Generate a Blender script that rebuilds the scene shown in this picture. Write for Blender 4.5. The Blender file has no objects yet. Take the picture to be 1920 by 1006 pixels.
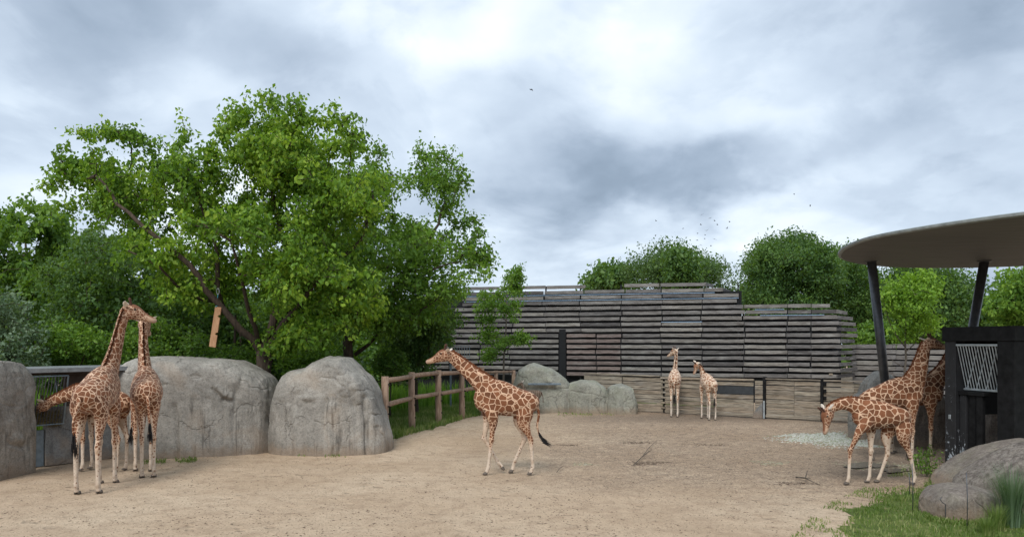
import bpy, bmesh, math, random
import numpy as np
from mathutils import Vector, Matrix

random.seed(7)
RNG = np.random.default_rng(11)
SC = bpy.context.scene
COL = SC.collection
R = math.radians

# ---------------------------------------------------------------- camera
CAM_H, HOR, FPX = 3.4, 643.0, 1400.0          # eye height, horizon row and focal length in photo pixels
cam_d = bpy.data.cameras.new('camera')
cam = bpy.data.objects.new('camera', cam_d)
COL.objects.link(cam)
cam.location = (0, 0, CAM_H)
cam.rotation_euler = (R(90), 0, 0)
cam_d.sensor_width = 36
cam_d.lens = 36 * FPX / 1920
cam_d.shift_y = (HOR - 503) / 1920
cam_d.clip_end = 3000
SC.camera = cam

# ---------------------------------------------------------------- world: overcast sky with cloud layers
def build_world():
    w = bpy.data.worlds.new('World'); SC.world = w; w.use_nodes = True
    nt = w.node_tree; N = nt.nodes; L = nt.links
    for n in list(N): N.remove(n)
    def nd(t, **k):
        n = N.new(t)
        for a, b in k.items(): setattr(n, a, b)
        return n
    def mth(op, a, b=None, c=None):
        n = nd('ShaderNodeMath', operation=op)
        for i, v in enumerate((a, b, c)):
            if v is None: continue
            if hasattr(v, 'is_linked'): L.new(v, n.inputs[i])
            else: n.inputs[i].default_value = v
        return n.outputs[0]
    def vm(op, a, b=None):
        n = nd('ShaderNodeVectorMath', operation=op)
        for i, v in enumerate((a, b)):
            if v is None: continue
            if hasattr(v, 'is_linked'): L.new(v, n.inputs[i])
            else: n.inputs[i].default_value = v
        return n
    tc = nd('ShaderNodeTexCoord')
    D = vm('NORMALIZE', tc.outputs['Generated']).outputs[0]
    sx = nd('ShaderNodeSeparateXYZ'); L.new(D, sx.inputs[0])
    zz = mth('ADD', mth('MAXIMUM', sx.outputs[2], 0.0), 0.38)
    cx = nd('ShaderNodeCombineXYZ')
    L.new(mth('DIVIDE', sx.outputs[0], zz), cx.inputs[0])
    L.new(mth('DIVIDE', sx.outputs[1], zz), cx.inputs[1])
    def noise(vec, scale, detail, rough, dist=0.0, off=(0, 0, 0)):
        a = vm('ADD', vec, off).outputs[0]
        n = nd('ShaderNodeTexNoise'); n.inputs['Scale'].default_value = scale
        n.inputs['Detail'].default_value = detail; n.inputs['Roughness'].default_value = rough
        n.inputs['Distortion'].default_value = dist; L.new(a, n.inputs['Vector']); return n
    warp = noise(cx.outputs[0], 2.6, 6, .5, 0, (3.1, 1.7, 0))
    wv = vm('SCALE', vm('SUBTRACT', warp.outputs['Color'], (.5, .5, .5)).outputs[0]); wv.inputs[3].default_value = 0.22
    DW = vm('ADD', D, wv.outputs[0]).outputs[0]
    big = noise(cx.outputs[0], 1.25, 7, .48, .25, (1.3, 7.7, 0)).outputs['Fac']
    fine = noise(cx.outputs[0], 3.6, 9, .5, .15, (5.3, 2.7, 0)).outputs['Fac']
    v = mth('ADD', mth('MULTIPLY', mth('SUBTRACT', big, .5), 1.1), mth('MULTIPLY', mth('SUBTRACT', fine, .5), .7))
    v = mth('ADD', mth('ADD', v, .50), mth('MULTIPLY', mth('MAXIMUM', sx.outputs[2], 0.0), .22))
    def blob(px, py, wx, wy, amp):
        nonlocal v
        c = Vector(((px - 960) / FPX, 1.0, (HOR - py) / FPX)).normalized()
        d = vm('SUBTRACT', DW, tuple(c)).outputs[0]
        d = vm('MULTIPLY', d, (FPX / wx, FPX / wx, FPX / wy)).outputs[0]
        ln = vm('LENGTH', d).outputs['Value']
        mr = nd('ShaderNodeMapRange', interpolation_type='SMOOTHSTEP')
        mr.inputs['From Min'].default_value = 1.0; mr.inputs['From Max'].default_value = 0.15
        mr.inputs['To Min'].default_value = 0; mr.inputs['To Max'].default_value = amp
        L.new(ln, mr.inputs['Value'])
        v = mth('ADD', v, mr.outputs[0])
    pn = noise(cx.outputs[0], 2.1, 10, .56, .5, (8.3, 4.1, 0)).outputs['Fac']
    def puff(a, b, amp):
        nonlocal v
        mr = nd('ShaderNodeMapRange', interpolation_type='SMOOTHSTEP'); mr.inputs['From Min'].default_value = a; mr.inputs['From Max'].default_value = b
        mr.inputs['To Max'].default_value = amp; L.new(pn, mr.inputs['Value']); v = mth('ADD', v, mr.outputs[0])
    puff(.50, .585, .11); puff(.47, .40, -.09)
    for b in BLOBS: blob(*b)
    cr = nd('ShaderNodeValToRGB'); L.new(v, cr.inputs[0])
    e = cr.color_ramp; e.interpolation = 'B_SPLINE'
    stops = [(0.0, (.16, .205, .265)), (.22, (.225, .28, .355)), (.45, (.335, .395, .475)), (.66, (.43, .50, .58)), (.86, (.55, .60, .645)), (1.0, (.63, .67, .69))]
    e.elements[0].position, e.elements[0].color = stops[0][0], stops[0][1] + (1,)
    e.elements[1].position, e.elements[1].color = stops[-1][0], stops[-1][1] + (1,)
    for p, c in stops[1:-1]:
        q = e.elements.new(p); q.color = c + (1,)
    sky = nd('ShaderNodeTexSky', sky_type='NISHITA'); sky.sun_disc = False
    sky.sun_elevation = R(47); sky.sun_rotation = R(200)
    b1 = nd('ShaderNodeBackground'); L.new(sky.outputs[0], b1.inputs[0]); b1.inputs[1].default_value = 0.06
    b2 = nd('ShaderNodeBackground'); L.new(cr.outputs[0], b2.inputs[0]); b2.inputs[1].default_value = 1.0
    mx = nd('ShaderNodeMixShader'); mx.inputs[0].default_value = .93
    L.new(b1.outputs[0], mx.inputs[1]); L.new(b2.outputs[0], mx.inputs[2])
    out = nd('ShaderNodeOutputWorld'); L.new(mx.outputs[0], out.inputs[0])
    w.cycles.sampling_method = 'MANUAL'; w.cycles.sample_map_resolution = 512
# (px, py, half width, half height, strength)
BLOBS = [(1200, 70, 210, 190, .27), (860, 60, 150, 110, .13), (1300, 330, 330, 100, -.36), (1080, 330, 260, 90, -.16), (1390, 335, 170, 60, -.12), (700, 150, 300, 90, -.08), (1080, 400, 230, 80, -.26), (940, 230, 300, 110, -.14), (1620, 110, 520, 190, -.26), (330, 60, 480, 130, -.26),
         (950, 400, 240, 90, -.10), (850, 120, 260, 110, .12), (130, 330, 420, 160, .12), (1420, 280, 260, 70, .16), (700, 560, 1500, 150, .10), (1500, 420, 500, 70, .08)]
build_world()

sd = bpy.data.lights.new('sun', 'SUN'); sd.energy = 1.5; sd.angle = R(24); sd.color = (1, .97, .92)
sun = bpy.data.objects.new('sun', sd); COL.objects.link(sun)
sun.rotation_euler = (R(43), 0, R(-20))     # behind the camera, to its left

vs = SC.view_settings
SC.display_settings.display_device = 'sRGB'
vs.view_transform = 'Standard'; vs.look = 'None'; vs.exposure = 0.84; vs.gamma = 1; vs.use_curve_mapping = False
SC.cycles.max_bounces = 10; SC.cycles.diffuse_bounces = 6; SC.cycles.transparent_max_bounces = 8

# ---------------------------------------------------------------- placing helpers
def W(px, py, d):                    # the world point that shows at a photo pixel at depth d
    return Vector(((px - 960) * d / FPX, d, CAM_H - (py - HOR) * d / FPX))
def G(px, py):                       # the ground point under a photo pixel
    return W(px, py, FPX * CAM_H / (py - HOR))

def tag(o, label=None, cat=None, group=None, kind=None):
    if label: o['label'] = label
    if cat: o['category'] = cat
    if group: o['group'] = group
    if kind: o['kind'] = kind
    return o
def empty(name, loc=(0, 0, 0), rz=0, label=None, cat=None, group=None):
    o = bpy.data.objects.new(name, None); COL.objects.link(o)
    o.location = loc; o.rotation_euler = (0, 0, rz); o.empty_display_size = .2
    return tag(o, label, cat, group)
def link(name, me, mat=None, parent=None, smooth=False):
    if mat is not None and not me.materials: me.materials.append(mat)
    o = bpy.data.objects.new(name, me); COL.objects.link(o)
    if parent: o.parent = parent
    if smooth: me.shade_smooth()
    return o
def frombm(name, bm, mat=None, parent=None, smooth=False):
    me = bpy.data.meshes.new(name); bm.to_mesh(me); bm.free()
    return link(name, me, mat, parent, smooth)
def fromnp(name, v, f, mat=None, parent=None, smooth=False):
    """v (n,3), f (m,k) arrays with constant k"""
    me = bpy.data.meshes.new(name)
    v = np.asarray(v, np.float32); f = np.asarray(f, np.int32)
    me.vertices.add(len(v)); me.vertices.foreach_set('co', v.ravel())
    k = f.shape[1]
    me.loops.add(f.size); me.loops.foreach_set('vertex_index', f.ravel())
    me.polygons.add(len(f))
    me.polygons.foreach_set('loop_start', np.arange(0, f.size, k, dtype=np.int32))
    me.polygons.foreach_set('loop_total', np.full(len(f), k, np.int32))
    me.update(calc_edges=True); me.validate()
    return link(name, me, mat, parent, smooth)
def copy_thing(o, parent=None):
    c = o.copy(); COL.objects.link(c); c.parent = parent
    for ch in list(o.children): copy_thing(ch, c)
    return c

def box(bm, cx, cy, cz, sx, sy, sz, bev=0.0, rot=None):
    g = bmesh.ops.create_cube(bm, size=1.0)
    vs_ = g['verts']
    for v in vs_: v.co = Vector((v.co.x * sx, v.co.y * sy, v.co.z * sz))
    if bev > 0:
        ed = list({e for v in vs_ for e in v.link_edges})
        r = bmesh.ops.bevel(bm, geom=ed, offset=bev, segments=1, affect='EDGES', profile=.7)
        vs_ = list({v for v in r['verts']} | {v for v in vs_ if v.is_valid})
    M = Matrix.Translation((cx, cy, cz))
    if rot is not None: M = M @ rot
    for v in vs_: v.co = M @ v.co
    return vs_
def tube(bm, pts, rads, n=8, cap=True):
    """a round tube through points; rads one number or a list"""
    pts = [Vector(p) for p in pts]
    if not hasattr(rads, '__len__'): rads = [rads] * len(pts)
    rings = []; prev = None
    for i, p in enumerate(pts):
        t = (pts[min(i + 1, len(pts) - 1)] - pts[max(i - 1, 0)]).normalized()
        if prev is None:
            a = Vector((0, 0, 1)) if abs(t.z) < .9 else Vector((1, 0, 0))
            u = t.cross(a).normalized()
        else:
            u = (prev - t * prev.dot(t)).normalized()
        prev = u; w_ = t.cross(u)
        rings.append([bm.verts.new(p + (u * math.cos(k * 2 * math.pi / n) + w_ * math.sin(k * 2 * math.pi / n)) * rads[i]) for k in range(n)])
    for a, b in zip(rings, rings[1:]):
        for k in range(n):
            bm.faces.new((a[k], a[(k + 1) % n], b[(k + 1) % n], b[k]))
    if cap:
        bm.faces.new(list(reversed(rings[0]))); bm.faces.new(rings[-1])

# ---------------------------------------------------------------- numpy noise
def _hash(ix, iy, iz, s):
    h = (ix.astype(np.int64) * 374761393 + iy.astype(np.int64) * 668265263 + iz.astype(np.int64) * 2147483647 + s * 974634777) & 0x7fffffff
    h = ((h ^ (h >> 13)) * 1274126177) & 0x7fffffff
    h = h ^ (h >> 16)
    return (h & 0xffff) / 65535.0
def vnoise(p, s=0):
    i = np.floor(p).astype(np.int64); f = p - i; f = f * f * (3 - 2 * f)
    out = 0
    for dx in (0, 1):
        for dy in (0, 1):
            for dz in (0, 1):
                wgt = (f[:, 0] if dx else 1 - f[:, 0]) * (f[:, 1] if dy else 1 - f[:, 1]) * (f[:, 2] if dz else 1 - f[:, 2])
                out = out + wgt * _hash(i[:, 0] + dx, i[:, 1] + dy, i[:, 2] + dz, s)
    return out * 2 - 1
def fbm(p, oct=4, s=0, gain=.5):
    a, t, o = 1.0, 0.0, 0
    for k in range(oct):
        o = o + a * vnoise(p * 2 ** k + 17.3 * k, s + k); t += a; a *= gain
    return o / t

# ---------------------------------------------------------------- materials
class MT:
    def __init__(s, name):
        s.m = bpy.data.materials.new(name); s.m.use_nodes = True
        s.nt = s.m.node_tree; s.N = s.nt.nodes; s.L = s.nt.links
        s.b = s.N['Principled BSDF']; s.out = s.N['Material Output']
        s.tc = s.N.new('ShaderNodeTexCoord')
    def nd(s, t, **k):
        n = s.N.new(t)
        for a, b in k.items(): setattr(n, a, b)
        return n
    def put(s, sock, v):
        if v is None: return
        if hasattr(v, 'is_linked'): s.L.new(v, sock)
        else:
            if isinstance(v, tuple) and len(v) == 3 and sock.type == 'RGBA': v = v + (1,)
            sock.default_value = v
    def math(s, op, a, b=None, clamp=False):
        n = s.nd('ShaderNodeMath', operation=op, use_clamp=clamp); s.put(n.inputs[0], a); s.put(n.inputs[1], b); return n.outputs[0]
    def map(s, vec, scale=(1, 1, 1), rot=(0, 0, 0), loc=(0, 0, 0)):
        n = s.nd('ShaderNodeMapping'); s.put(n.inputs['Vector'], vec)
        n.inputs['Scale'].default_value = scale; n.inputs['Rotation'].default_value = rot; n.inputs['Location'].default_value = loc
        return n.outputs[0]
    def noise(s, vec, scale=5, detail=5, rough=.55, dist=0, col=False):
        n = s.nd('ShaderNodeTexNoise'); s.put(n.inputs['Vector'], vec)
        n.inputs['Scale'].default_value = scale; n.inputs['Detail'].default_value = detail
        n.inputs['Roughness'].default_value = rough; n.inputs['Distortion'].default_value = dist
        return n.outputs['Color' if col else 'Fac']
    def voro(s, vec, scale, feature='F1', out='Distance', rnd=1.0):
        n = s.nd('ShaderNodeTexVoronoi', feature=feature); s.put(n.inputs['Vector'], vec)
        n.inputs['Scale'].default_value = scale; n.inputs['Randomness'].default_value = rnd
        return n.outputs[out]
    def ramp(s, fac, stops, interp='LINEAR'):
        n = s.nd('ShaderNodeValToRGB'); s.put(n.inputs[0], fac); e = n.color_ramp; e.interpolation = interp
        c = lambda v: (v + (1,)) if isinstance(v, tuple) else (v, v, v, 1)
        e.elements[0].position, e.elements[0].color = stops[0][0], c(stops[0][1])
        e.elements[1].position, e.elements[1].color = stops[-1][0], c(stops[-1][1])
        for p, v in stops[1:-1]:
            q = e.elements.new(p); q.color = c(v)
        return n.outputs[0]
    def step(s, v, a, b, smooth=True):
        n = s.nd('ShaderNodeMapRange', interpolation_type='SMOOTHSTEP' if smooth else 'LINEAR')
        s.put(n.inputs['Value'], v); n.inputs['From Min'].default_value = a; n.inputs['From Max'].default_value = b
        return n.outputs[0]
    def mix(s, fac, a, b, mode='MIX'):
        n = s.nd('ShaderNodeMix', data_type='RGBA', blend_type=mode)
        s.put(n.inputs[0], fac); s.put(n.inputs[6], a); s.put(n.inputs[7], b); return n.outputs[2]
    def attr(s, name):
        n = s.nd('ShaderNodeAttribute', attribute_name=name); return n.outputs['Fac']
    def bump(s, h, strength=.5, dist=.02, normal=None):
        n = s.nd('ShaderNodeBump'); n.inputs['Strength'].default_value = strength; n.inputs['Distance'].default_value = dist
        s.put(n.inputs['Height'], h)
        if normal is not None: s.L.new(normal, n.inputs['Normal'])
        s.L.new(n.outputs[0], s.b.inputs['Normal']); return n.outputs[0]
    def fin(s, col=None, rough=.8, metal=0, spec=None):
        s.put(s.b.inputs['Base Color'], col); s.put(s.b.inputs['Roughness'], rough); s.put(s.b.inputs['Metallic'], metal)
        if spec is not None: s.b.inputs['Specular IOR Level'].default_value = spec
        return s.m

def mat_plain(name, col, rough=.6, metal=0, var=.25, scale=6, bump=.15, spec=.4):
    t = MT(name); o = t.tc.outputs['Object']
    n = t.noise(o, scale, 6, .6)
    a = tuple(c * (1 - var) for c in col); b = tuple(min(1, c * (1 + var)) for c in col)
    c = t.ramp(n, [(.3, a), (.7, b)])
    t.bump(t.noise(o, scale * 8, 4), bump, .004)
    return t.fin(c, rough, metal, spec)

def mat_leaf(name, c1, c2, c3, trans=.35):
    t = MT(name)
    g = t.nd('ShaderNodeNewGeometry')
    rnd = g.outputs['Random Per Island']
    n = t.noise(t.tc.outputs['Object'], .55, 3, .5)
    n = t.step(n, .32, .68, False)
    f = t.math('ADD', t.math('MULTIPLY', rnd, .55), t.math('MULTIPLY', n, .45))
    c = t.ramp(f, [(.12, c1), (.5, c2), (.9, c3)])
    t.fin(c, .5, 0, .3)
    tr = t.nd('ShaderNodeBsdfTranslucent')
    c2_ = t.mix(.5, c, (.35, .5, .03), 'MIX')
    s2 = t.mix(1.0, c2_, (.9, 1.0, .6), 'MULTIPLY')
    t.L.new(s2, tr.inputs[0])
    mx = t.nd('ShaderNodeMixShader'); mx.inputs[0].default_value = trans
    t.L.new(t.b.outputs[0], mx.inputs[1]); t.L.new(tr.outputs[0], mx.inputs[2]); t.L.new(mx.outputs[0], t.out.inputs[0])
    return t.m

def mat_bark(name, c1, c2):
    t = MT(name); o = t.tc.outputs['Object']
    v = t.map(o, (9, 9, 1.6)); n = t.noise(v, 1.6, 7, .65, .4)
    c = t.ramp(n, [(.3, c1), (.7, c2)])
    t.bump(n, .7, .03); return t.fin(c, .9, 0, .2)

def mat_plank(name, cols, warm=.3):
    """weathered board: colour differs from object to object, grain runs along x"""
    t = MT(name); o = t.tc.outputs['Object']
    oi = t.nd('ShaderNodeObjectInfo'); rd = oi.outputs['Random']
    off = t.nd('ShaderNodeCombineXYZ'); t.put(off.inputs[0], t.math('MULTIPLY', rd, 57.0)); t.put(off.inputs[2], t.math('MULTIPLY', rd, 13.0))
    va = t.nd('ShaderNodeVectorMath', operation='ADD'); t.put(va.inputs[0], o); t.put(va.inputs[1], off.outputs[0]); p = va.outputs[0]
    base = t.ramp(rd, [(i / (len(cols) - 1), c) for i, c in enumerate(cols)])
    grain = t.noise(t.map(p, (1.2, 10, 26)), 1.5, 6, .65, .3)
    blot = t.noise(t.map(p, (.8, 2, 2.5)), 2.0, 5, .6)
    c = t.mix(t.step(grain, .36, .66), t.mix(1, base, (.45, .43, .41), 'MULTIPLY'), t.mix(1, base, (1.15, 1.13, 1.1), 'MULTIPLY'))
    c = t.mix(t.step(blot, .5, .75), c, t.mix(1, c, (.62, .58, .56), 'MULTIPLY'))
    c = t.mix(t.math('MULTIPLY', t.step(t.noise(t.map(p, (.7, 3, 3)), 1.3, 5), .5, .8), .5), c, (.40, .40, .38))
    t.bump(grain, .6, .02)
    return t.fin(c, .82, 0, .25)

def mat_rock(name, c1, c2, c3, streak=.7, green=0.0, cracks=1.0, stri=0.0):
    t = MT(name); o = t.tc.outputs['Object']
    n1 = t.noise(o, .9, 8, .6, .3); n2 = t.noise(o, 9, 7, .75); n3 = t.noise(o, 24, 5, .8)
    c = t.ramp(n1, [(.28, c1), (.5, c2), (.72, c3)])
    c = t.mix(t.math('MULTIPLY', t.step(n2, .45, .62), .45), c, t.mix(1, c, (.55, .55, .56), 'MULTIPLY'))
    c = t.mix(t.math('MULTIPLY', t.step(n3, .46, .64), .6), c, t.mix(1, c, (.42, .41, .40), 'MULTIPLY'))
    # water stains run down from the crest
    st = t.noise(t.map(o, (2.6, 2.6, .28)), 1.5, 7, .62, .5)
    st2 = t.noise(t.map(o, (11, 11, .5)), 1.2, 4, .5, .3)
    bl = t.noise(o, .55, 2, .5)
    f = t.math('MULTIPLY', t.step(st, .48, .66), t.step(st2, .38, .6)); f = t.math('MULTIPLY', f, t.step(bl, .4, .6))
    c = t.mix(t.math('MULTIPLY', f, streak), c, (.055, .052, .048))
    if stri:
        sn_ = t.noise(t.map(o, (7, 7, .7), (0, .25, 0)), 1.6, 6, .7, .3)
        c = t.mix(t.math('MULTIPLY', t.step(sn_, .42, .62), stri), c, t.mix(1, c, (.45, .42, .42), 'MULTIPLY'))
    rust = t.step(t.noise(o, .8, 4, .5, .5), .56, .72)
    c = t.mix(t.math('MULTIPLY', rust, .4), c, (.33, .25, .18))
    if green:
        gz = t.nd('ShaderNodeNewGeometry'); sp = t.nd('ShaderNodeSeparateXYZ'); t.L.new(gz.outputs['Normal'], sp.inputs[0])
        f = t.math('MULTIPLY', t.step(t.noise(o, 2.0, 6, .6), .42, .62), t.step(sp.outputs[2], -.3, .7))
        c = t.mix(t.math('MULTIPLY', f, green), c, (.14, .16, .07))
    sz = t.nd('ShaderNodeSeparateXYZ'); t.L.new(o, sz.inputs[0])      # sand and dirt splashed on the foot
    dz = t.math('ADD', sz.outputs[2], t.math('MULTIPLY', t.math('SUBTRACT', t.noise(o, 3.5, 6, .7), .5), .7))
    c = t.mix(t.math('MULTIPLY', t.math('SUBTRACT', 1, t.step(dz, .02, .42)), .55), c, (.27, .19, .125))
    # hairline cracks
    w_ = t.noise(o, 1.5, 4, .6, 0, True)
    wv = t.nd('ShaderNodeVectorMath', operation='ADD'); t.put(wv.inputs[0], o)
    ws = t.nd('ShaderNodeVectorMath', operation='SCALE'); t.put(ws.inputs[0], w_); ws.inputs[3].default_value = .7; t.put(wv.inputs[1], ws.outputs[0])
    vo = t.voro(wv.outputs[0], .45, 'DISTANCE_TO_EDGE')
    vo2 = t.voro(wv.outputs[0], 1.4, 'DISTANCE_TO_EDGE')
    crk = t.math('MULTIPLY', t.math('SUBTRACT', 1, t.step(vo, .0, .010)), t.step(t.noise(o, 1.1, 3), .45, .55))
    crk2 = t.math('MULTIPLY', t.math('SUBTRACT', 1, t.step(vo2, .0, .012)), t.step(t.noise(o, .9, 3), .58, .64))
    c = t.mix(t.math('MULTIPLY', t.math('MAXIMUM', crk, crk2), .22 * cracks), c, (.05, .042, .035))
    h = t.math('ADD', t.math('MULTIPLY', n2, .6), t.math('MULTIPLY', n3, .35))
    h = t.math('SUBTRACT', h, t.math('MULTIPLY', crk, .5))
    t.bump(h, .9, .05)
    return t.fin(c, .9, 0, .2)
M = {}
M['leaf_main'] = mat_leaf('mulberry leaves', (.045, .10, .016), (.13, .26, .028), (.36, .50, .06), .45)
M['leaf_fine'] = mat_leaf('fine green leaves', (.05, .11, .02), (.115, .235, .035), (.24, .38, .06), .42)
M['leaf_dark'] = mat_leaf('dark green leaves', (.028, .07, .022), (.062, .13, .035), (.14, .24, .055), .34)
M['leaf_mid'] = mat_leaf('wood leaves', (.04, .095, .02), (.10, .20, .035), (.22, .36, .055), .4)
M['leaf_lime'] = mat_leaf('lime green leaves', (.10, .21, .025), (.17, .32, .035), (.28, .44, .05), .4)
M['leaf_blue'] = mat_leaf('grey green leaves', (.05, .09, .05), (.10, .16, .09), (.22, .30, .20), .25)
M['leaf_far'] = mat_leaf('distant leaves', (.035, .075, .03), (.07, .13, .045), (.13, .21, .06), .3)
M['grass'] = mat_leaf('grass blades', (.07, .115, .028), (.13, .20, .045), (.36, .35, .16), .3)
M['bark'] = mat_bark('dark bark', (.025, .019, .015), (.095, .07, .052))
M['bark2'] = mat_bark('grey bark', (.06, .05, .04), (.16, .135, .11))

# ---------------------------------------------------------------- ground
def mat_sand():
    t = MT('trodden sand'); o = t.tc.outputs['Object']
    n1 = t.noise(o, .22, 7, .6, .4); n2 = t.noise(o, 2.3, 7, .65); n3 = t.noise(o, 22, 5, .7); n4 = t.noise(t.map(o, (1, 1, 1)), 75, 3, .7)
    c = t.ramp(n1, [(.3, (.46, .335, .225)), (.5, (.55, .415, .29)), (.7, (.64, .505, .365))])
    c = t.mix(t.math('MULTIPLY', t.step(n2, .42, .68), .42), c, (.31, .21, .14))
    c = t.mix(t.math('MULTIPLY', t.step(n3, .5, .64), .42), c, (.22, .15, .10))
    c = t.mix(t.math('MULTIPLY', t.step(n4, .52, .7), .5), c, (.60, .48, .36))
    # darker trampled mulch towards the back right: attribute painted by place
    mu = t.attr('mulch')
    f = t.math('MULTIPLY', mu, t.step(t.noise(o, 3.2, 8, .75), .36, .62))
    c = t.mix(t.math('MULTIPLY', f, .5), c, (.22, .165, .125))
    c = t.mix(t.math('MULTIPLY', t.math('MULTIPLY', mu, t.step(n3, .45, .6)), .5), c, (.08, .062, .05))
    wet_and_dark = t.attr('wet_and_dark')
    c = t.mix(t.math('MULTIPLY', wet_and_dark, .75), c, (.13, .105, .085))
    h = t.math('ADD', t.math('MULTIPLY', n2, .9), t.math('MULTIPLY', n3, .35)); h = t.math('ADD', h, t.math('MULTIPLY', n4, .15))
    pit = t.voro(t.map(o, (1, 1, 1)), 2.3, 'SMOOTH_F1'); pk = t.math('MULTIPLY', t.math('SUBTRACT', 1, t.step(pit, .10, .24)), t.step(t.noise(o, .45, 4, .6), .47, .6))
    h = t.math('SUBTRACT', h, t.math('MULTIPLY', pk, .55)); c = t.mix(t.math('MULTIPLY', pk, .22), c, (.25, .175, .12))
    t.bump(h, 1.0, .11)
    return t.fin(c, .93, 0, .15)
M['sand'] = mat_sand()

def relief(x, y):
    p = np.stack([x * .55, y * .55, np.zeros_like(x)], 1)
    q = np.stack([x * 3.1, y * 3.1, np.ones_like(x)], 1)
    near = np.clip((60 - np.hypot(x, y)) / 20, 0, 1)
    return (fbm(p, 3, 5) * .03 + fbm(q, 3, 9) * .018) * near - .02
def sstep(a, b, v):
    t = np.clip((v - a) / (b - a), 0, 1); return t * t * (3 - 2 * t)

def build_ground():
    gx = np.concatenate([-np.geomspace(900, 30, 12), np.linspace(-26, 26, 420), np.geomspace(30, 900, 12)])
    gy = np.concatenate([-np.geomspace(600, 3, 8), np.linspace(0, 8, 16)[:-1], np.linspace(8, 42, 360), np.geomspace(44, 1200, 20)])
    X, Y = np.meshgrid(gx, gy); x, y = X.ravel(), Y.ravel()
    z = relief(x, y)
    nx, ny = len(gx), len(gy)
    i = (np.arange(ny - 1)[:, None] * nx + np.arange(nx - 1)[None]).ravel()
    f = np.stack([i, i + 1, i + nx + 1, i + nx], 1)
    o = fromnp('ground', np.stack([x, y, z], 1), f, M['sand'], None, True)
    tag(o, kind='structure', label='trodden tan sand of the giraffe yard', cat='ground')
    px = 960 + x * FPX / np.maximum(y, 1); py = HOR + CAM_H * FPX / np.maximum(y, 1)
    nz = fbm(np.stack([x * .5, y * .5, x * 0], 1), 4, 21)
    mu = sstep(840, 1150, px + nz * 160) * (1 - sstep(865, 940, py + nz * 40 - np.maximum(0, px - 1300) * .07))
    mu = np.maximum(mu, .35 * sstep(1100, 1500, px) * (1 - sstep(930, 985, py)))
    wet_and_dark = np.exp(-(((px - 1640) / 110) ** 2 + ((py - 872 + nz * 12) / 22) ** 2)) + .8 * np.exp(-(((px - 160) / 130) ** 2 + ((py - 872) / 16) ** 2)) + .8 * np.exp(-(((px - 1350) / 330) ** 2 + ((py - 782) / 9) ** 2))  # damp round the puddles; also darker ground by the shelter and along the fence foot
    for nm, arr in (('mulch', mu), ('wet_and_dark', np.clip(wet_and_dark, 0, 1))):
        a = o.data.attributes.new(nm, 'FLOAT', 'POINT'); a.data.foreach_set('value', arr.astype(np.float32))
build_ground()

def inpoly(px, py, poly):
    poly = np.asarray(poly, float); n = len(poly); ins = np.zeros(len(px), bool); j = n - 1
    for i in range(n):
        xi, yi = poly[i]; xj, yj = poly[j]
        c = ((yi > py) != (yj > py)) & (px < (xj - xi) * (py - yi) / (yj - yi + 1e-12) + xi)
        ins ^= c; j = i
    return ins
def edgedist(px, py, poly):
    poly = np.asarray(poly, float); best = np.full(len(px), 1e9)
    for a, b in zip(poly, np.roll(poly, -1, 0)):
        ab = b - a; t = np.clip(((px - a[0]) * ab[0] + (py - a[1]) * ab[1]) / (ab @ ab + 1e-9), 0, 1)
        best = np.minimum(best, np.hypot(px - a[0] - t * ab[0], py - a[1] - t * ab[1]))
    return best

def t_lawn():
    t = MT('lawn soil'); o = t.tc.outputs['Object']
    n = t.noise(o, 3, 6, .6); c = t.ramp(n, [(.3, (.06, .085, .025)), (.55, (.11, .145, .04)), (.75, (.22, .19, .10))])
    t.bump(t.noise(o, 30, 5), .8, .04); return t.fin(c, .95, 0, .1)
M['lawn'] = t_lawn()
def lawn(name, pts, lift, label, step=.22):
    """a sheet with a ragged edge over a plan polygon, following the sand's relief"""
    P = np.array([(p[0], p[1]) for p in pts]); lo, hi = P.min(0) - .5, P.max(0) + .5
    gx = np.arange(lo[0], hi[0], step); gy = np.arange(lo[1], hi[1], step)
    X, Y = np.meshgrid(gx, gy); x, y = X.ravel(), Y.ravel()
    nx = len(gx)
    ed = edgedist(x, y, P) * np.where(inpoly(x, y, P), 1, -1)
    nz = fbm(np.stack([x * 1.3, y * 1.3, x * 0], 1), 4, 31) * .5
    keep = ed + nz > 0
    z = relief(x, y) + lift
    i = (np.arange(len(gy) - 1)[:, None] * nx + np.arange(nx - 1)[None]).ravel()
    f = np.stack([i, i + 1, i + nx + 1, i + nx], 1)
    f = f[keep[f].sum(1) >= 4]
    o = fromnp(name, np.stack([x, y, z], 1), f, M['lawn'], None, True)
    return tag(o, label, 'lawn', kind='structure')

def blades(name, x, y, h, mat, label, lean=.35, wid=.012, z0=None, cat='grass'):
    n = len(x); a = RNG.uniform(0, 2 * math.pi, n); z = relief(x, y) if z0 is None else z0
    w_ = wid * RNG.uniform(.7, 1.5, n)
    ca, sa = np.cos(a), np.sin(a); ln = RNG.normal(0, lean, n) * h; b = RNG.uniform(0, 2 * math.pi, n)
    lx, ly = np.cos(b) * ln, np.sin(b) * ln
    v = np.zeros((n, 5, 3))
    v[:, 0] = np.stack([x - ca * w_, y - sa * w_, z], 1); v[:, 1] = np.stack([x + ca * w_, y + sa * w_, z], 1)
    v[:, 2] = np.stack([x + ca * w_ * .8 + lx * .35, y + sa * w_ * .8 + ly * .35, z + h * .6], 1)
    v[:, 3] = np.stack([x - ca * w_ * .8 + lx * .35, y - sa * w_ * .8 + ly * .35, z + h * .6], 1)
    v[:, 4] = np.stack([x + lx, y + ly, z + h], 1)
    k = np.arange(n)[:, None] * 5
    f = np.concatenate([k + [0, 1, 2], k + [0, 2, 3], k + [3, 2, 4]])
    o = fromnp(name, v.reshape(-1, 3), f, mat)
    return tag(o, label, cat, kind='stuff')
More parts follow.
